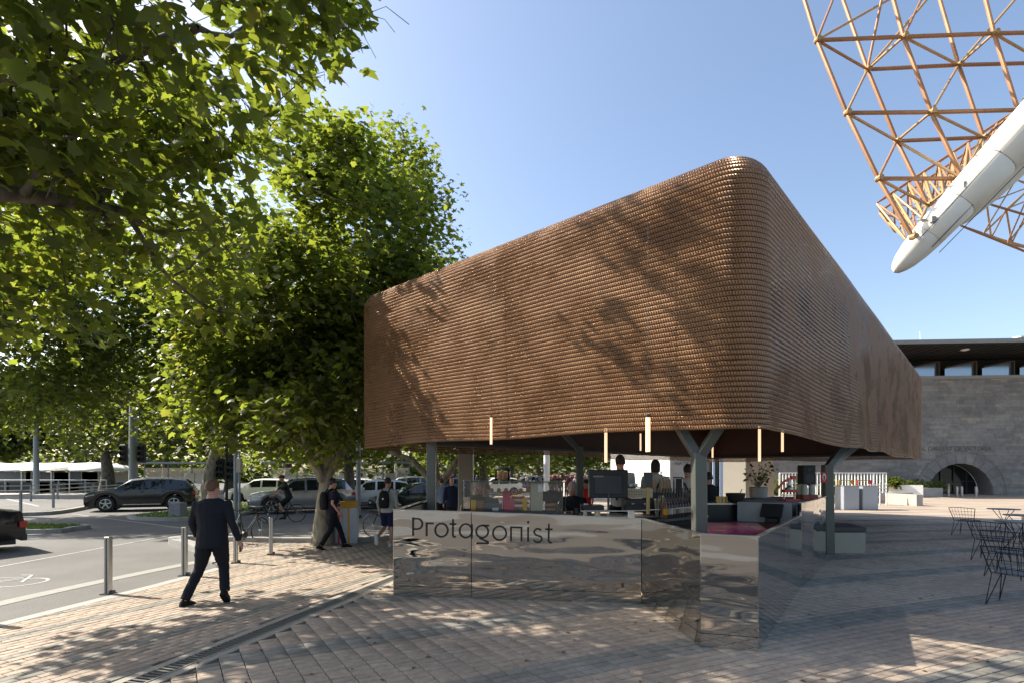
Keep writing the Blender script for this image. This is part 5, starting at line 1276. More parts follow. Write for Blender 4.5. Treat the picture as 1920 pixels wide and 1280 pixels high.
b_ = MB(); b_.prism([(p.x, p.y) for p in (ca+cn*.24+cd*.05, ca+cd*.95+cn*.24, ca+cd*.95+cn*.40, ca+cn*.40+cd*.05)], CT+.28, CT+.288); b_.build('shelf', M['glass'], pc)
jr = thing('biscuit_jar', 'glass jar of brown biscuits with black lid on top of the cabinet', 'jar', on(942, 8.55, ZT2+.02))
b_ = MB(); b_.lathe([(.118, 0), (.125, .02), (.125, .15), (.11, .17)], n=16); b_.build('jar_glass', M['glass'], jr, world=False, smooth=True)
b_ = MB(); b_.lathe([(.118, .172), (.125, .18), (.12, .21), (.02, .22), (.025, .24)], n=16); b_.build('lid', M['black'], jr, world=False, smooth=True)
for k in range(5):
    b_ = MB(); a = k*1.256; b_.lathe([(.03, .01), (.034, .04), (.03, .07), (.034, .1), (.03, .14)], (.055*math.cos(a), .055*math.sin(a), 0), 8); b_.build('biscuit_stack', brn, jr, world=False)
# checkout screen
mo = thing('checkout_screen', 'back of a large black checkout screen on a stand, name in grey', 'screen', on(1140, 8.3), R(3))
b_ = MB(); b_.box((0, 0, .43), (.62, .05, .44)); b_.build('housing', M['black'], mo, world=False, bevel=.012)
b_ = MB(); b_.box((0, -.03, .42), (.42, .03, .30)); b_.build('rear_cover', M['bluetrim'], mo, world=False, bevel=.01)
b_ = MB(); b_.box((0, -.03, .14), (.03, .03, .28)); b_.box((0, 0, .01), (.26, .2, .02)); b_.build('stand', M['dsteel'], mo, world=False)
tx = text('SAMSUNG', .036, mat('grey_print', (.35, .35, .35), .5), None, (0, 0, 0), 0, name='brand_print', depth=.001); tx.parent = mo; tx.location = (-.16, -.048, .535)
boxt('till_tray', 'black till drawer under the checkout screen', 'till', 1110, 8.35, .32, .3, .10, M['black'])
boxt('grinder_body', 'black coffee grinder body at the foot of the checkout screen', 'grinder', 1190, 8.35, .30, .2, .10, M['black'])
tb = thing('order_tablet', 'dark tablet back on a brass stand left of the bottles', 'tablet', on(1215, 7.85))
b_ = MB(); b_.box((0, 0, .50), (.13, .03, .22)); b_.build('tablet', M['dsteel'], tb, world=False, bevel=.006)
b_ = MB(); b_.box((0, 0, .19), (.045, .04, .40)); b_.build('stand', mat('brass', (.30, .23, .10), .35, .8), tb, world=False, bevel=.004)
# rear bench with the coffee machine and bottles
bn = thing('rear_bench', 'dark service bench inside the kiosk carrying the bottles and coffee machine', 'bench', (2, 9, 0))
b_ = MB(); b_.prism([(.9, 8.75), (3.15, 8.75), (3.15, 9.15), (.9, 9.15)], .365, 1.17); b_.build('cabinet', M['bluetrim'], bn)
b_ = MB(); b_.prism([(.85, 8.7), (3.2, 8.7), (3.2, 9.2), (.85, 9.2)], 1.172, 1.20); b_.build('top', M['steel'], bn)
b_ = MB(); b_.beam((1.75, 7.78, 1.34), (2.9, 8.6, 1.34), .012, .012); b_.beam((1.75, 7.78, 1.34), (1.0, 7.78, 1.34), .012, .012)
for p in ((1.05, 7.78), (1.4, 7.78), (1.75, 7.78), (2.3, 8.17), (2.9, 8.6)): b_.tube([(p[0], p[1], 1.2), (p[0], p[1], 1.34)], .006, 5)
b_.build('gallery_rail', M['steel'], bn)
cf = thing('coffee_machine', 'cream and steel coffee machine with a dotted panel behind the checkout screen', 'coffee machine', on(1193, 8.95, 1.20))
b_ = MB(); b_.box((0, 0, .15), (.42, .38, .22)); b_.build('body', M['dsteel'], cf, world=False, bevel=.01)
b_ = MB(); b_.box((0, -.02, .36), (.44, .42, .15)); b_.build('top_panel', crm, cf, world=False, bevel=.01)
b_ = MB()
for r_ in range(2):
    for k in range(9): b_.box((-.17+.04*k, -.233, .34+.05*r_), (.012, .006, .012))
b_.build('dots', M['black'], cf, world=False)
for k in (-.1, .1): b_ = MB(); b_.tube([(k, -.2, .2), (k, -.2, .14)], .03, 8); b_.beam((k, -.2, .17), (k, -.34, .16), .02, .02); b_.build('group_head', M['steel'], cf, world=False)
bglass = [mat('bottle_glass_'+n, c, .22, 0, spec=.3) for n, c in (('dark', (.012, .008, .006)), ('red', (.05, .006, .008)), ('green', (.012, .025, .01)), ('amber', (.12, .045, .008)))]
blab = [mat('label_'+n, c, .8, spec=.2) for n, c in (('cream', (.32, .28, .20)), ('orange', (.50, .22, .02)), ('grey', (.14, .13, .12)), ('white', (.40, .39, .35)))]
bot_i = 0
def bottle(p, gi, li, lb, h=.30, r=.036):
    t = thing('bottle', lb, 'bottle', p, group='bottles on the rear bench')
    b = MB(); b.lathe([(r, 0), (r, h*.58), (r*.85, h*.66), (r*.36, h*.78), (r*.33, h*.97), (r*.38, h*.975), (r*.38, h)], n=10); b.build('glass', bglass[gi], t, world=False, smooth=True)
    b = MB(); b.lathe([(r+.0012, h*.18), (r+.0012, h*.48)], n=10, cap=False); b.build('label', blab[li], t, world=False, smooth=True)
words = ['leftmost with the orange label', 'second from left', 'third from left', 'fourth from left', 'middle left', 'middle', 'middle right', 'fourth from right', 'third from right', 'second from right', 'rightmost']
for k in range(11):
    u = 1247+k*5.2; bottle(on(u, 8.15+.07*k, 1.20 if k < 30 else 1.2), [3, 0, 1, 0, 1, 0, 2, 0, 1, 0, 2][k], [1, 0, 3, 0, 2, 0, 3, 0, 0, 3, 0][k], 'front row wine bottle before the rear bench, '+words[k], h=.31)
for k in range(11):
    u = 1243+k*5.2; bottle(on(u, 8.8+.02*k, 1.20), [1, 0, 0, 2, 1, 0, 1, 3, 0, 1, 0][k], [2, 0, 3, 2, 0, 0, 2, 0, 3, 0, 0][k], 'back row spirit bottle on the rear bench, '+words[k].replace(' with the orange label', ''), h=.44, r=.035)
sh = MB(); sh.prism([(2.3, 8.0), (3.05, 8.65), (2.95, 8.75), (2.2, 8.12)], 1.16, 1.198); tag(sh.build('bottle_shelf', M['dsteel']), 'narrow dark shelf under the front row of wine bottles', 'shelf')
for k, (u, d, h) in enumerate(((1232, 8.5, .26), (1240, 8.6, .30))):
    t = thing('glass_jar', ('shorter' if k == 0 else 'taller')+' clear jar of straws left of the wine bottles', 'jar', on(u, d, 1.2))
    b = MB(); b.lathe([(.05, 0), (.05, h)], n=12); b.build('jar_glass', M['glass'], t, world=False, smooth=True)
    b = MB(); rs_ = random.Random(k)
    for _ in range(14): a = rs_.uniform(0, 6.28); b.tube([(.02*math.cos(a), .02*math.sin(a), .01), (.045*math.cos(a), .045*math.sin(a), h*1.1)], .004, 5)
    b.build('straws', crm, t, world=False)
def cup_stack(p, n, lb, m, r=.045, grp=None):
    t = thing('cup_stack', lb, 'cups', p, group=grp)
    for k in range(n): b = MB(); b.lathe([(r, .03*k), (r*.72, .03*k+.10), (r*.70, .03*k+.10)], n=12); b.build('cup', m, t, world=False, smooth=True)
for k, u in enumerate((1219, 1226, 1240, 1247, 1253)): cup_stack(on(u, 9.15, 1.56), 4+(k % 3), 'brown paper cup stack on the coffee machine, %s' % ('furthest left', 'second from left', 'middle', 'second from right', 'furthest right')[k], card)
bx = MB(); bx.prism([(2.25, 8.95), (3.05, 8.95), (3.05, 9.2), (2.25, 9.2)], 1.205, 1.555); tag(bx.build('espresso_unit', M['dsteel']), 'dark steel espresso unit under the row of brown cups', 'machine')
gr = thing('bean_grinder', 'small coffee grinder with dark bean hopper left of the third barista', 'grinder', on(1271, 9.1, 1.556))
b_ = MB(); b_.box((0, 0, .12), (.1, .12, .24)); b_.build('hopper', M['black'], gr, world=False, bevel=.01); b_ = MB(); b_.box((0, 0, .26), (.13, .13, .02)); b_.build('lid', M['black'], gr, world=False); b_ = MB()
for s in (-1, 1): b_.box((s*.062, 0, .12), (.012, .1, .24))
b_.build('frame', M['steel'], gr, world=False)
# wok bowl, dark cabinet
cb2 = thing('cooking_cabinet', 'black under-counter cabinet below the wok bowl', 'cabinet', (4.0, 9.9, 0))
b_ = MB(); b_.prism([(3.35, 9.5), (4.35, 9.5), (4.35, 10.3), (3.35, 10.3)], .365, 1.33); b_.build('body', mat('deep_black', (.008, .009, .012), .35), cb2)
b_ = MB(); b_.prism([(3.3, 9.45), (4.4, 9.45), (4.4, 10.35), (3.3, 10.35)], 1.332, 1.36); b_.build('top', M['steel'], cb2)
wk = thing('wok_bowl', 'large matt black bowl with a spoon on the cooking cabinet', 'bowl', on(1379, 9.65, 1.36))
b_ = MB(); b_.lathe([(.075, 0), (.12, .02), (.155, .08), (.17, .17), (.165, .17), (.15, .09), (.08, .03)], n=20, cap=False); b_.build('bowl', M['black'], wk, world=False, smooth=True)
b_ = MB(); b_.tube([(.02, 0, .06), (.12, 0, .24)], .008, 6); b_.build('spoon', M['steel'], wk, world=False)
for k, (u, c_) in enumerate(((1345, yel), (1350, crm), (1356, yel), (1361, card))):
    boxt('condiment_jar', 'small %s condiment jar left of the wok bowl' % ('first amber', 'cream', 'second amber', 'kraft brown')[k], 'jar', u, 9.6, .045, .045, .11, c_, z=1.36)
# shrub in a pot
sp = thing('potted_shrub', 'spindly shrub in a pale pot behind the cooking cabinet', 'plant', on(1422, 11.2, 1.36))
b_ = MB(); b_.lathe([(.12, 0), (.17, .02), (.18, .22), (.15, .24)], n=14); b_.build('pot', M['concrete'], sp, world=False, smooth=True)
b_ = MB(); rs_ = np.random.RandomState(4); tips = []
for k in range(16):
    a = rs_.uniform(0, 6.28); e = np.array([.34*math.cos(a)*rs_.uniform(.4, 1), .2*math.sin(a), rs_.uniform(.45, .75)]); b_.tube([(0, 0, .2), tuple(e*[.4, .4, .65]), tuple(e)], [.012, .008, .003], 5)
    for _ in range(8): tips.append(e*rs_.uniform(.7, 1.05)+rs_.normal(0, .05, 3))
b_.build('stems', M['bark'], sp, world=False)
V, T = leaves_np(np.array(tips), .07, LEAF1, rs_); me = fast_mesh('foliage', V, T); me.materials.append(M['leaf_far']); o = bpy.data.objects.new('foliage', me); C.objects.link(o); o.parent = sp
stt = MB(); stt.prism([(4.7, 10.95), (5.6, 10.95), (5.6, 11.5), (4.7, 11.5)], .022, 1.358); tag(stt.build('plant_stand', mat('bluegrey_board', (.10, .12, .15), .6)), 'blue grey stand carrying the potted shrub', 'stand')
# juicer, cups and speaker on the grey cupboard
jz = 1.387
ju = thing('citrus_press', 'red lever citrus press on the grey cupboard', 'juicer', on(1480, 9.75, jz), R(10)); red = mat('red_enamel', (.55, .05, .02), .35)
b_ = MB(); b_.box((0, 0, .015), (.30, .22, .03)); b_.build('base', red, ju, world=False, bevel=.005)
b_ = MB(); b_.tube([(.11, 0, .03), (.11, 0, .40)], .016, 8); b_.tube([(-.11, 0, .03), (-.11, 0, .30)], .014, 8); b_.build('column', M['steel'], ju, world=False, smooth=True)
b_ = MB(); b_.box((0, 0, .18), (.26, .13, .05)); b_.build('cup_holder', red, ju, world=False, bevel=.01)
b_ = MB(); b_.lathe([(.07, .205), (.06, .24), (.02, .27)], n=12); b_.build('cone', M['steel'], ju, world=False, smooth=True)
b_ = MB(); b_.box((.08, 0, .42), (.10, .06, .07)); b_.beam((.05, 0, .43), (-.12, 0, .34), .03, .03); b_.beam((-.12, 0, .34), (-.24, 0, .22), .03, .03); b_.build('lever', red, ju, world=False)
b_ = MB(); b_.tube([(0, 0, .42), (0, 0, .29)], .018, 8); b_.lathe([(.02, .27), (.05, .285), (.05, .30)], n=10); b_.build('ram', M['steel'], ju, world=False)
pal = mat('pale_cup', (.40, .40, .32), .6)
for k, (u, d) in enumerate(((1500, 10.1), (1509, 10.0), (1523, 10.05))):
    boxt('terracotta_tray', 'terracotta cup tray on the grey cupboard, %s' % ('behind the press', 'middle', 'right')[k], 'tray', u, d, .14, .14, .10, mat('terracotta', (.22, .05, .03), .7) if k == 0 else bpy.data.materials['terracotta'], z=jz)
    cup_stack(on(u, d, jz+.10), 4, 'pale paper cup stack in the %s terracotta tray' % ('left', 'middle', 'right')[k], pal, r=.055)
spk = thing('loudspeaker', 'black loudspeaker on a stand between the citrus press and the hose sign', 'speaker', on(1512, 11.6, .02))
b_ = MB(); b_.box((0, 0, 1.82), (.28, .24, .44)); b_.build('cabinet', M['black'], spk, world=False, bevel=.015)
b_ = MB(); b_.tube([(0, -.121, 1.76), (0, -.126, 1.76)], .10, 18); b_.tube([(0, -.121, 1.95), (0, -.126, 1.95)], .04, 14); b_.build('driver', M['bluetrim'], spk, world=False)
b_ = MB(); b_.tube([(0, 0, 0), (0, 0, 1.6)], .02, 8); b_.build('stand', M['black'], spk, world=False)
tl_ = thing('till_screen', 'black tilted till screen at the end of the dark worktop', 'screen', on(1447, 9.0, 1.06), R(-40))
b_ = MB(); b_.box((0, 0, .2), (.34, .03, .26), M=Matrix.Rotation(R(-35), 3, 'X')); b_.build('screen', M['black'], tl_, world=False, bevel=.006); b_ = MB(); b_.box((0, .05, .04), (.2, .2, .08)); b_.build('base', M['black'], tl_, world=False, bevel=.01)
# bench by the post
be = thing('block_bench', 'pale block bench with dark seat pad at the foot of the sign post', 'bench', (7.8, 12.6, 0))
b_ = MB(); b_.prism([(7.32, 12.45), (8.25, 12.45), (8.55, 13.6), (7.32, 13.6)], .018, .50); b_.build('block', mat('pale_board', (.30, .285, .225), .75, var=.08), be)
b_ = MB(); b_.prism([(7.31, 12.43), (8.27, 12.43), (8.57, 13.62), (7.31, 13.62)], .505, .62); b_.build('seat', M['dsteel'], be, bevel=.02)

# more working clutter on the kiosk tops
rg = random.Random(12)
for k in range(8):
    bt = MB(); r_ = .035; bt.loft([ell_ring((0, 0, zz), a*r_, a*r_, 9) for zz, a in ((0, .8), (.02, 1), (.05, .9), (.065, .4))]); o = bt.build('pastry', brn, smooth=True, loc=ca+cd*(.15+.12*k)+cn*.31+Vector((0, 0, .289))); tag(o, 'small bun in the row on the upper glass shelf of the cabinet', 'pastry', 'buns on the cabinet shelf')
for k, (x, y, h_, c_, lb) in enumerate(((1.0, 8.3, .16, M['black'], 'short black canister at the right of the checkout screen foot'), (1.15, 8.35, .22, M['steel'], 'tall steel milk jug right of the checkout screen foot'), (1.32, 8.25, .12, crm, 'cream napkin holder before the coffee machine'), (.72, 8.45, .20, M['black'], 'black payment terminal stand left of the checkout screen'))):
    b = MB(); b.lathe([(.045, 0), (.05, h_*.2), (.045, h_*.9), (.03, h_)], n=12); tag(b.build('canister', c_, smooth=True, loc=(x, y, 1.2)), lb, 'canister')
t = thing('cup_shelf', 'dark overhead shelf of stacked white cups on the coffee machine', 'shelf', (1.95, 9.3, 1.64))
b = MB(); b.box((0, 0, .01), (.5, .3, .02)); b.build('board', M['dsteel'], t, world=False)
for k in range(10):
    b = MB(); b.lathe([(.025, .02), (.038, .07), (.036, .07)], (-.20+.045*k, .03*(-1)**k, 0), 10); b.build('cup', M['white'], t, world=False)
t = thing('menu_stand', 'small card stand on the steel worktop left of the brass tablet stand', 'card', (1.78, 7.95, 1.2))
b = MB(); b.box((0, 0, .07), (.10, .004, .14), M=Matrix.Rotation(R(-12), 3, 'X')); b.build('card', M['cream'], t, world=False); b = MB(); b.box((0, .01, .005), (.1, .05, .01)); b.build('foot', M['black'], t, world=False)
# ================================================================== street furniture
for k, (u, v, hh, lb) in enumerate(((203, 1115, .89, 'nearest steel bollard on the paving edge, left of the man in the suit'), (346, 1080, .89, 'steel bollard just left of the man in the suit'), (442, 1056, .88, 'steel bollard showing beside the hand of the man in the suit'), (508, 1040, .86, 'steel bollard standing between the man in the suit and the tree'), (-22, 1168, .9, 'steel bollard just outside the left frame edge, only its shadow in view'))):
    p = G(u, v) if k < 4 else Vector((-6.95, 6.75, 0)); t = thing('bollard', lb, 'bollard', p+Vector((0, 0, .018)), R(8*k), group='steel bollards along the paving edge')
    b = MB(); b.box((0, 0, hh/2), (.085, .085, hh)); b.build('post', M['steel'], t, world=False, bevel=.01)
    b = MB(); b.box((.0, -.046, hh*.5), (.012, .006, hh*.96)); b.build('rib', M['dsteel'], t, world=False)
    b = MB(); b.box((0, 0, .008), (.16, .16, .016)); b.box((.06, 0, .03), (.05, .08, .05)); b.build('base_plate', M['dsteel'], t, world=False)
def pole(u, v0, d, r, label, top, m=None, z=0):
    t = thing('street_pole', label, 'pole', gz(u, d, z)); b = MB(); b.tube([(0, 0, 0), (0, 0, top*.5), (0, 0, top)], [r, r*.92, r*.8], 14); b.build('shaft', m or M['steel'], t, world=False, smooth=True)
    b = MB(); b.tube([(0, 0, 0), (0, 0, .12)], r*1.35, 14); b.build('collar', M['dsteel'], t, world=False, smooth=True); return t
M['galv'] = mat('galvanised_grey', (.20, .23, .25), .55, .3)
p1 = pole(250, 905, 31, .24, 'thick grey signal pole with black lantern boxes behind the off-road car', 7, M['galv'])
p2 = pole(672, 960, 22.5, .10, 'slim pale grey pole between the striped bins and the white hatchback', 6.5, M['galv'])
p3 = pole(442, 955, 20, .075, 'light pole rising behind the head of the man in the suit', 6, M['galv'])
p4 = pole(449, 955, 19, .04, 'thin pole with a cream control box behind the man in the suit', 2.6, M['galv'])
b_ = MB(); b_.box((0, 0, 2.15), (.17, .14, .52)); b_.build('control_box', M['tan'], p4, world=False, bevel=.02)
p5 = pole(68, 930, 42, .2, 'grey tram pole at the far left beside the tents', 8, M['galv'])
p6 = pole(742, 870, 40, .1, 'thin white pole rising above the shelters near the left post', 9, M['white'])
def signal(t, x, y, z, face=0):
    b = MB(); b.box((x, y, z), (.34, .26, 1.05)); b.build('lantern_box', M['black'], t, world=False, bevel=.03)
    for k in range(3): b = MB(); b.tube([(x, y-.13, z-.32+.32*k), (x, y-.26, z-.32+.32*k)], .11, 10, cap=False); b.build('visor', M['black'], t, world=False)
signal(p1, -.55, 0, 2.6+.4); signal(p1, .45, .1, 3.0)
p7 = pole(425, 930, 27, .07, 'dark signal post with hanging boxes behind the median tree', 3.6, M['black']); signal(p7, -.3, 0, 2.1); signal(p7, .25, 0, 2.0)
# stone marker on the median
b_ = MB(); b_.loft([ell_ring((0, 0, z), r_, r_*.8, 4) for z, r_ in ((0, .40), (.05, .36), (.5, .33), (.55, .28))]); o = b_.build('stone_marker', mat('marker_stone', (.24, .22, .23), .9, var=.4, scale=12, bump=.5), loc=gz(334, 22.5, .1)); o.rotation_euler = (0, 0, R(45)); tag(o, 'squat grey stone marker on the grass median', 'marker')
# striped bins behind the man with the backpack
def sbin(label, p, w, dp, h, stripes, lid=None, rz=0):
    t = thing('recycling_bin', label, 'bin', p, rz); b = MB(); b.box((0, 0, h/2), (w, dp, h)); b.build('cabinet', M['silverbin'], t, world=False, bevel=.01)
    for x, c in stripes: b = MB(); b.box((x, -dp/2-.004, h/2), (.05, .008, h*.98)); b.build('stripe', c, t, world=False)
    b = MB(); b.box((0, -dp/2-.004, h*.5), (.006, .006, h*.96)); b.build('seam', M['dsteel'], t, world=False)
    if lid: b = MB(); b.add([(-w*.5, -dp*.5, h), (w*.42, -dp*.5, h), (w*.5, -dp*.6, h+.16), (-w*.42, -dp*.6, h+.16), (-w*.5, dp*.3, h), (w*.42, dp*.3, h), (w*.5, dp*.2, h+.16), (-w*.42, dp*.2, h+.16)], [(0, 1, 2, 3), (7, 6, 5, 4), (0, 4, 5, 1), (1, 5, 6, 2), (2, 6, 7, 3), (3, 7, 4, 0)]); b.build('hood', lid, t, world=False)
    return t
M['silverbin'] = mat('silver_bin', (.34, .37, .41), .45, .25, var=.08)
redp, yelp = mat('red_stripe', (.5, .015, .03), .4), mat('yellow_stripe', (.50, .26, .02), .4)
sbin('silver recycling bin with a red stripe, nearest the tree trunk', gz(631, 14.3, .018), .44, .5, .95, [(.12, redp)], rz=R(4))
sbin('silver recycling bin with yellow stripe and yellow hood', gz(655, 14.0+.35, .018), .46, .5, .96, [(.0, yelp)], yelp, rz=R(12))
bins2 = []
for k, (u, c, lb) in enumerate(((1588, yelp, 'grey rubbish bin with yellow sign frame, left of the pair'), (1623, redp, 'grey rubbish bin with red sign frame, right of the pair'))):
    t = thing('rubbish_bin', lb, 'bin', gz(u, 27.2, .017)); b = MB(); b.box((0, 0, .6), (.78, .75, 1.2)); b.build('cabinet', M['silverbin'], t, world=False, bevel=.015)
    b = MB(); b.box((0, 0, 1.21), (.80, .77, .02)); b.build('top', M['steel'], t, world=False)
    b = MB()
    for s in (-1, 1): b.box((s*.36, .1, 1.35), (.05, .05, .28))
    b.box((0, .1, 1.48), (.76, .04, .035)); b.build('sign_frame', c, t, world=False)
    b = MB(); b.box((.30 if k == 0 else .32, .08, 1.38), (.12, .03, .16)); b.build('sign_panel', c, t, world=False)
for k, u in enumerate((1778, 1794, 1803, 1830)):
    b = MB(); b.lathe([(.10, 0), (.10, .75 if u != 1778 else .95), (.06, .8 if u != 1778 else 1.0)], n=12); tag(b.build('short_bollard', M['steel'], smooth=True, loc=gz(u, 42.3, .017)), ('tallest pale bollard, leftmost', 'second pale bollard from the left', 'third pale bollard from the left', 'rightmost pale bollard')[k]+' in front of the arched entrance', 'bollard', 'bollards before the arched entrance')
shrub('low green shrub bed on the white planter wall', gz(1690, 42, .7), (1.6, 1.0, .75), 900, .16, 3)
shrub('rounded green shrub bed next to the arched entrance', gz(1735, 42.2, .6), (2.0, 1.0, .75), 1000, .16, 4)
shrub('spiky dark grass clump at the left of the planter', gz(1672, 41, .8), (.7, .6, .7), 300, .28, 5)
wf = mat('flower', (.6, .55, .2), .8)
for k, (u, lb) in enumerate(((1455, 'green bush left of the citrus press'), (1500, 'flowering bush behind the speaker stand'), (1560, 'flowering bush behind the balustrade beside the sign post'), (1610, 'flowering bush behind the pair of rubbish bins'))): shrub(lb, gz(u, 34.6, .25), (1.0, .7, 1.2), 600, .17, 20+k, flowers=wf)
# tram stop: shelters, tents, railings
def shelter(u, d, w, label):
    t = thing('tram_shelter', label, 'shelter', gz(u, d, 0)); x = w/2
    b = MB(); b.box((0, 0, 2.62), (w+.3, 1.6, .12)); b.build('roof', M['galv'], t, world=False)
    for k in range(int(w/1.6)+1): xx = -x+k*w/int(w/1.6); b = MB(); b.box((xx, .5, 1.3), (.08, .08, 2.56)); b.build('post', M['galv'], t, world=False)
    n = int(w/1.6)
    for k in range(n): b = MB(); b.box((-x+(k+.5)*w/n, .5, 1.25), (w/n-.1, .02, 2.0)); b.build('glass_panel', M['shelterglass'], t, world=False)
    for k in (0, 1): b = MB(); b.box((x*.3+k*.75, .44, 1.45), (.6, .03, .8)); b.build('notice', M['cream'], t, world=False)
    b = MB(); b.box((0, .2, .45), (w*.6, .4, .06)); b.build('seat', M['galv'], t, world=False)
M['shelterglass'] = wall_glass('shelter_glass', (.5, .55, .52), .72)
shelter(330, 40, 5.4, 'glass tram shelter behind the black off-road car')
shelter(575, 38, 5.4, 'glass tram shelter above the silver car and cyclist')
shelter(715, 38, 3.8, 'glass tram shelter behind the youth in the hoodie')
plt = MB(); plt.prism([(gz(300, 40).x-22, 38.9), (gz(760, 40).x+2, 38.9), (gz(760, 40).x+2, 42.5), (gz(300, 40).x-22, 42.5)], -.1, .28); tag(plt.build('tram_platform', M['concrete']), kind='structure')
for k, (u, w, lb) in enumerate(((-10, 4.0, 'leftmost white market tent'), (60, 4.5, 'second white market tent from the left'), (115, 4.5, 'third white market tent from the left'), (178, 5.4, 'rightmost and largest white market tent by the tree'))):
    d = 50; t = thing('market_tent', lb, 'tent', gz(u, d, 0)); b = MB(); h0 = 2.15; w2_ = w/2
    b.loft([[Vector((sx_*w2_*a, sy_*1.8*a, z)) for sx_, sy_ in ((-1, -1), (1, -1), (1, 1), (-1, 1))] for a, z in ((1, h0-.12), (1, h0), (.75, h0+.42), (.4, h0+.62), (.06, h0+.7))]); b.build('roof', mat('tent_canvas', (.85, .85, .83), .6) if k == 0 else bpy.data.materials['tent_canvas'], t, world=False, smooth=True, shade=60)
    for sx_ in (-1, 1):
        for sy_ in (-1, 1): b = MB(); b.box((sx_*(w2_-.08), sy_*1.7, 1.02), (.07, .07, 2.05)); b.build('leg', M['white'], t, world=False)
    b = MB(); b.box((0, 1.7, 1.4), (w-.3, .03, 1.1)); b.build('back_panel', M['galv'] if k < 3 else M['cream'], t, world=False)
    b = MB(); b.box((0, 0, .5), (w-.6, .8, 1.0)); b.build('stall_counter', M['dsteel'], t, world=False)
def rail(label, pts, zs, hh=1.0, rails=(1.0,), r=.03, post=.05):
    t = thing('railing', label, 'railing', pts[0])
    for p in pts: b = MB(); b.box((p.x, p.y, p.z+hh/2), (post*2, post*1.4, hh)); b.build('post', M['galv'], t)
    for z in rails:
        for a, b2 in zip(pts, pts[1:]): b = MB(); b.tube([a+Vector((0, 0, z*hh)), b2+Vector((0, 0, z*hh))], r, 8); b.build('rail', M['steel'], t, smooth=True)
rail('front steel railing of the tram stop with its end post at the far left', [G(-60, 962), G(39, 958), G(100, 951), G(172, 941), G(262, 930)], 0, 1.02, (1.0, .8))
rail('second steel railing of the tram stop behind the front one', [G(-60, 945), G(58, 939), G(108, 935), G(175, 928), G(270, 921)], 0, 1.05, (1.0,))
rail('rear steel railing of the tram stop beneath the tents', [gz(-40, 43, .25), gz(10, 43, .25), gz(62, 43, .25), gz(110, 43, .25), gz(160, 43, .25), gz(200, 43, .25)], 0, 1.05, (1.0,))
# ------------------------------------------------------------------ wire chairs and tables
M['wire'] = mat('dark_wire', (.03, .026, .022), .45, .6)
def make_chair(label):
    t = thing('wire_chair', label, 'chair', group='wire chairs at the right edge'); W2 = .25
    for sx_ in (-1, 1):
        for sy_, fy in ((-1, -.30), (1, .22)):
            b = MB(); x = sx_*.20; b.tube([(x-.06*sx_, sy_*.10, .45), (x+.05*sx_, fy, .012), (x+.055*sx_, fy+.015*sy_, .008), (x+.02*sx_, sy_*.20, .45)], .0065, 6); b.build('leg', M['wire'], t, world=False, smooth=True)
    b = MB()
    for k in range(9): x = -.22+.055*k; b.tube([(x, .24, .46), (x, 0, .435), (x, -.18, .45)], .004, 4)
    for y in (-.16, -.05, .06, .17, .24): b.tube([(-.24, y, .452), (0, y, .437), (.24, y, .452)], .0045, 4)
    b.tube([(-.25, .24, .465), (.25, .24, .465)], .008, 6); b.build('seat', M['wire'], t, world=False)
    b = MB(); b.box((0, .03, .452), (.42, .36, .012)); b.build('seat_pad', mat('grey_pad', (.10, .11, .115), .7) if 'grey_pad' not in bpy.data.materials else bpy.data.materials['grey_pad'], t, world=False)
    b = MB(); top = [(-.32, -.30, .83), (0, -.36, .85), (.32, -.30, .83)]
    b.tube(top, .009, 6); b.tube([(-.24, -.16, .45), (-.32, -.30, .83)], .009, 6); b.tube([(.24, -.16, .45), (.32, -.30, .83)], .009, 6)
    for k in range(1, 8): f = k/8; b.tube([(-.24+.48*f, -.18, .45), (-.32+.64*f, -.30-.06*math.sin(math.pi*f), .83+.02*math.sin(math.pi*f))], .004, 4)
    for g_ in (.25, .5, .75): b.tube([(-.24-.08*g_, -.16-.14*g_, .45+.38*g_), (0, -.2-.16*g_, .45+.4*g_), (.24+.08*g_, -.16-.14*g_, .45+.38*g_)], .004, 4)
    b.build('backrest', M['wire'], t, world=False); return t
ch0 = make_chair('wire chair nearest the camera, cut by the right frame edge')
CH = [(7.15, 7.55, -58, None), (8.95, 9.6, -60, 'second nearest wire chair, standing over the bright patch of sun'), (10.25, 11.4, -58, 'third wire chair back from the camera'), (13.55, 15.9, -62, 'furthest left wire chair, small, against the sunlit paving'),
      (14.2, 13.4, 80, 'wire chair tucked on the far side of the middle table'), (12.6, 11.9, 150, 'wire chair behind the nearest table at the frame edge'), (16.2, 15.4, 20, 'wire chair between the two rear tables')]
for k, (x, y, a, lb) in enumerate(CH):
    if k == 0: ch0.location = (x, y, .018); ch0.rotation_euler = (0, 0, R(a))
    else: place(ch0, (x, y, .018), R(a), lb)
tb0 = thing('bistro_table', 'nearest grey round bistro table at the right frame edge', 'table', (11.75, 12.4, .018), group='round tables at the right edge')
b_ = MB(); b_.lathe([(.40, .735), (.405, .745), (.40, .757)], n=32); b_.build('tabletop', mat('table_top', (.13, .15, .16), .35), tb0, world=False, smooth=True)
for k in range(4):
    a = k*math.pi/2+.4; b_ = MB(); b_.tube([(.28*math.cos(a), .28*math.sin(a), .73), (.05*math.cos(a), .05*math.sin(a), .40), (.30*math.cos(a), .30*math.sin(a), .012)], .010, 6); b_.build('leg', M['wire'], tb0, world=False, smooth=True)
place(tb0, (13.6, 14.2, .018), R(20), 'middle grey round bistro table at the right edge'); place(tb0, (15.3, 16.6, .018), R(50), 'furthest round bistro table, its pale top against sunlit paving')
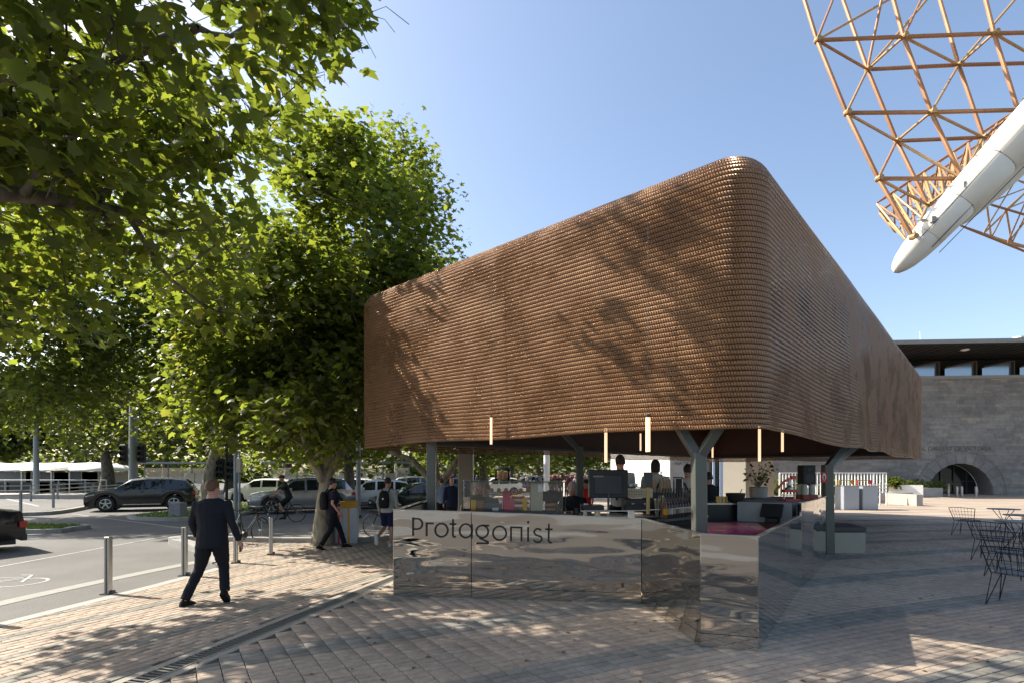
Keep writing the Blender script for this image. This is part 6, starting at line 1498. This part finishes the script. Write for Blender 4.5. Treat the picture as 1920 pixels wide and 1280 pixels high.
# --- the near tree: trunk stands just out of the frame, boughs hang over the top left of the view
tree('near plane tree whose big dark leafy boughs overhang the top left of the view', (-7.4, 4.2, 0),
     [(-7.4, 4.2, 0), (-7.2, 4.6, 1.8), (-6.9, 5.0, 3.4), (-6.5, 5.4, 4.6)], .30,
     [(-5.4, 6.6, 7.2, 3.4, 2.6, 2.2), (-4.0, 6.2, 6.9, 2.6, 1.8, 1.3), (-7.2, 8.4, 6.2, 3.0, 2.6, 2.4), (-3.6, 7.4, 8.2, 2.2, 1.6, 1.0), (-5.6, 9.2, 11.9, 1.7, .6, .7), (-8.9, 7.4, 8.6, 2.0, 1.5, 1.1), (-7.8, 7.0, 4.9, 1.6, 2.0, 1.5)],  # two lobes lie out of view, added to shade the canopy and foreground
     265, 46, .18, 3, 11, parts=300, cr=.38, mats=(M['leaf'], M['bark_d']), thin=.36, minz=3.6,
     skip=lambda p: (p[0]/max(p[1], .1)+.10*noise.noise(Vector((p[0], p[1], p[2]))*.9) > -.47+.62*max(0, (p[2]-EYE)/max(p[1], .1)-.52)) or p[2] < 3.3,
     limbs=[[(-6.5, 5.4, 4.5), (-6.0, 6.0, 5.9), (-4.9, 6.5, 6.9), (-3.9, 6.6, 7.4)], [(-6.5, 5.4, 4.5), (-7.0, 6.6, 5.4), (-7.3, 8.0, 6.2)], [(-6.6, 5.3, 4.4), (-5.9, 5.9, 5.0), (-5.2, 7.2, 5.4)]])
# --- tree beside the man with the backpack
tree('plane tree with pale trunk standing by the striped recycling bins', (-4.9, 13.9, 0),
     [(-4.95, 13.9, -.05), (-4.9, 13.9, .9), (-4.85, 13.9, 1.5), (-4.82, 13.88, 2.0)], .26,
     [(-4.6, 14.0, 7.6, 2.5, 2.4, 3.0), (-4.9, 14.0, 9.8, 1.3, 1.3, 1.5), (-6.3, 14.0, 6.2, 2.6, 2.4, 2.5), (-4.0, 14.3, 4.4, 1.9, 2.0, 1.5), (-6.9, 14.5, 4.2, 2.0, 2.0, 1.6), (-3.5, 14, 5.8, 1.5, 1.6, 1.6), (-4.2, 14, 10.6, .5, .5, .7), (-5.2, 13.0, 3.3, 2.6, 1.4, .9), (-6.5, 13.6, 3.8, 1.9, 1.4, 1.3), (-4.2, 12.9, 3.1, 1.3, .9, .6)],
     430, 66, .18, 3, 21, cr=.38, thin=.27, minz=2.45,
     limbs=[[(-4.85, 13.9, 1.75), (-5.3, 13.8, 2.5), (-6.0, 13.8, 3.4), (-6.6, 13.9, 4.8)], [(-4.82, 13.9, 1.8), (-4.75, 13.9, 3.0), (-4.9, 14, 4.6), (-4.8, 14, 7)], [(-4.8, 13.85, 1.8), (-4.3, 13.8, 2.6), (-3.9, 13.9, 3.6), (-3.7, 14, 5.2)], [(-4.9, 13.8, 1.7), (-5.1, 13.2, 2.6), (-5.2, 12.8, 3.9)]])
tree('taller plane tree rising behind the left corner of the mesh canopy', (-3.2, 19.5, 0),
     [(-2.9, 19.5, -.05), (-2.85, 19.5, .8), (-2.7, 19.6, 1.5)], .30,
     [(-3.9, 19.5, 9.3, 2.4, 2.2, 3.3), (-4.0, 19.5, 12.6, 1.15, 1.2, 1.9), (-4.0, 19.5, 13.6, .6, .6, .9), (-3.4, 19.5, 6.0, 3.4, 2.4, 2.6), (-6.0, 20, 7.6, 2.6, 2, 3), (-2.7, 19, 8.0, 1.0, 1.6, 2.0)],
     310, 70, .20, 2, 31, cr=.46, thin=.24, minz=3.2, group=None,
     limbs=[[(-2.75, 19.5, 1.3), (-3.6, 19.5, 2.3), (-4.6, 19.6, 2.8), (-5.4, 19.6, 4.4)], [(-2.7, 19.5, 1.4), (-2.1, 19.5, 2.2), (-1.6, 19.5, 3.4), (-2.0, 19.5, 5)], [(-2.72, 19.6, 1.4), (-3.0, 19.6, 3.5), (-3.6, 19.6, 6.5)]])
tree('plane tree with leaning pale trunk on the grass median behind the walking man', (-15.2, 27, 0),
     [(-15.4, 27, 0), (-15.3, 27, 1.5), (-14.9, 27, 3.2), (-14.3, 27, 5)], .40,
     [(-15, 27, 10, 5.5, 4, 4.5), (-12.5, 26.5, 7, 4.0, 3.5, 3.2), (-18, 27, 8, 4, 3.5, 4), (-14.5, 26, 13.5, 3.5, 3, 2.5)],
     280, 85, .25, 2, 41, cr=.8, thin=.15, minz=3.6)
tree('plane tree out at the left edge beyond the parked dark sedan', (-25.5, 24, 0),
     [(-25.5, 24, 0), (-25.4, 24, 1.5), (-25, 24, 3), (-24.5, 24, 4.5)], .4,
     [(-21.5, 23.5, 8.5, 4.6, 3.2, 4.4), (-25, 24, 11, 5, 4, 4), (-18.6, 22.5, 6.6, 2.6, 2.4, 2.2), (-22, 23, 12.5, 4.4, 3, 3), (-21, 22.5, 5, 3.4, 2.4, 1.4)],
     290, 80, .25, 2, 51, cr=.75, thin=.16, minz=3.6)
# --- the avenue further back
AV = [(200, 46, .6, 7, 15, 'the white market tents'), (430, 44, .45, 7, 14, 'the tram shelter glass'), (68, 70, .6, 7, 16, 'the left tent roofs'), (310, 58, .5, 8, 17, 'the black off-road car'),
      (652, 33, .42, 5.5, 12, 'the silver lamp pole'), (905, 40, .45, 6, 12, 'the pastry cabinet'), (955, 56, .4, 6, 12, 'the cream column'), (1010, 74, .4, 7, 13, 'the slim white pole'),
      (1085, 84, .4, 7, 13, 'the checkout screen'), (-60, 68, .5, 7, 15, 'the far left railing'), (540, 60, .5, 8, 17, 'the silver car'), (760, 52, .5, 7, 14, 'the parked dark cars'), (850, 90, .5, 9, 17, 'the far crowd'), (-260, 62, .5, 8, 16, 'the left frame edge'), (1180, 96, .5, 8, 13, 'the two waiting baristas')]
for i, (u, d, r, w, h, wh) in enumerate(AV):
    x = (u-960)/F*d; rg = random.Random(i+70)
    lb = [(x, d, h*.62, w*.75, w*.6, h*.30), (x-w*.4, d-1, h*.45, w*.6, w*.5, h*.22), (x+w*.45, d, h*.48, w*.6, w*.5, h*.24), (x+rg.uniform(-1, 1), d, h*.85, w*.4, w*.4, h*.14)]
    tree('avenue plane tree with dark trunk seen beyond '+wh, (x, d, 0), [(x, d, 0), (x+.1, d, h*.12), (x+rg.uniform(-.4, .4), d, h*.24)], r,
         lb, 120, 62, .42 if d < 60 else .55, 1, 80+i, group='avenue trees along the boulevard', cr=1.05, mats=(M['leaf_far'], M['bark_d']), thin=.0, minz=2.9)
# distant gardens beyond the avenue, one mass
rs = np.random.RandomState(9); n = 16000
px = rs.uniform(-160, 18, n); py = rs.uniform(98, 118, n); pz = rs.uniform(0, 1, n)**.8*(9+4*np.sin(px*.13)+3*np.sin(px*.41+1))
V, T = leaves_np(np.stack([px, py, pz], 1), 1.3, LEAF1, rs)
me = fast_mesh('distant_wood', V, T); me.materials.append(M['leaf_far']); o = bpy.data.objects.new('distant_wood', me); C.objects.link(o)
tag(o, 'far green mass of park trees closing the boulevard', 'wood', kind='stuff')
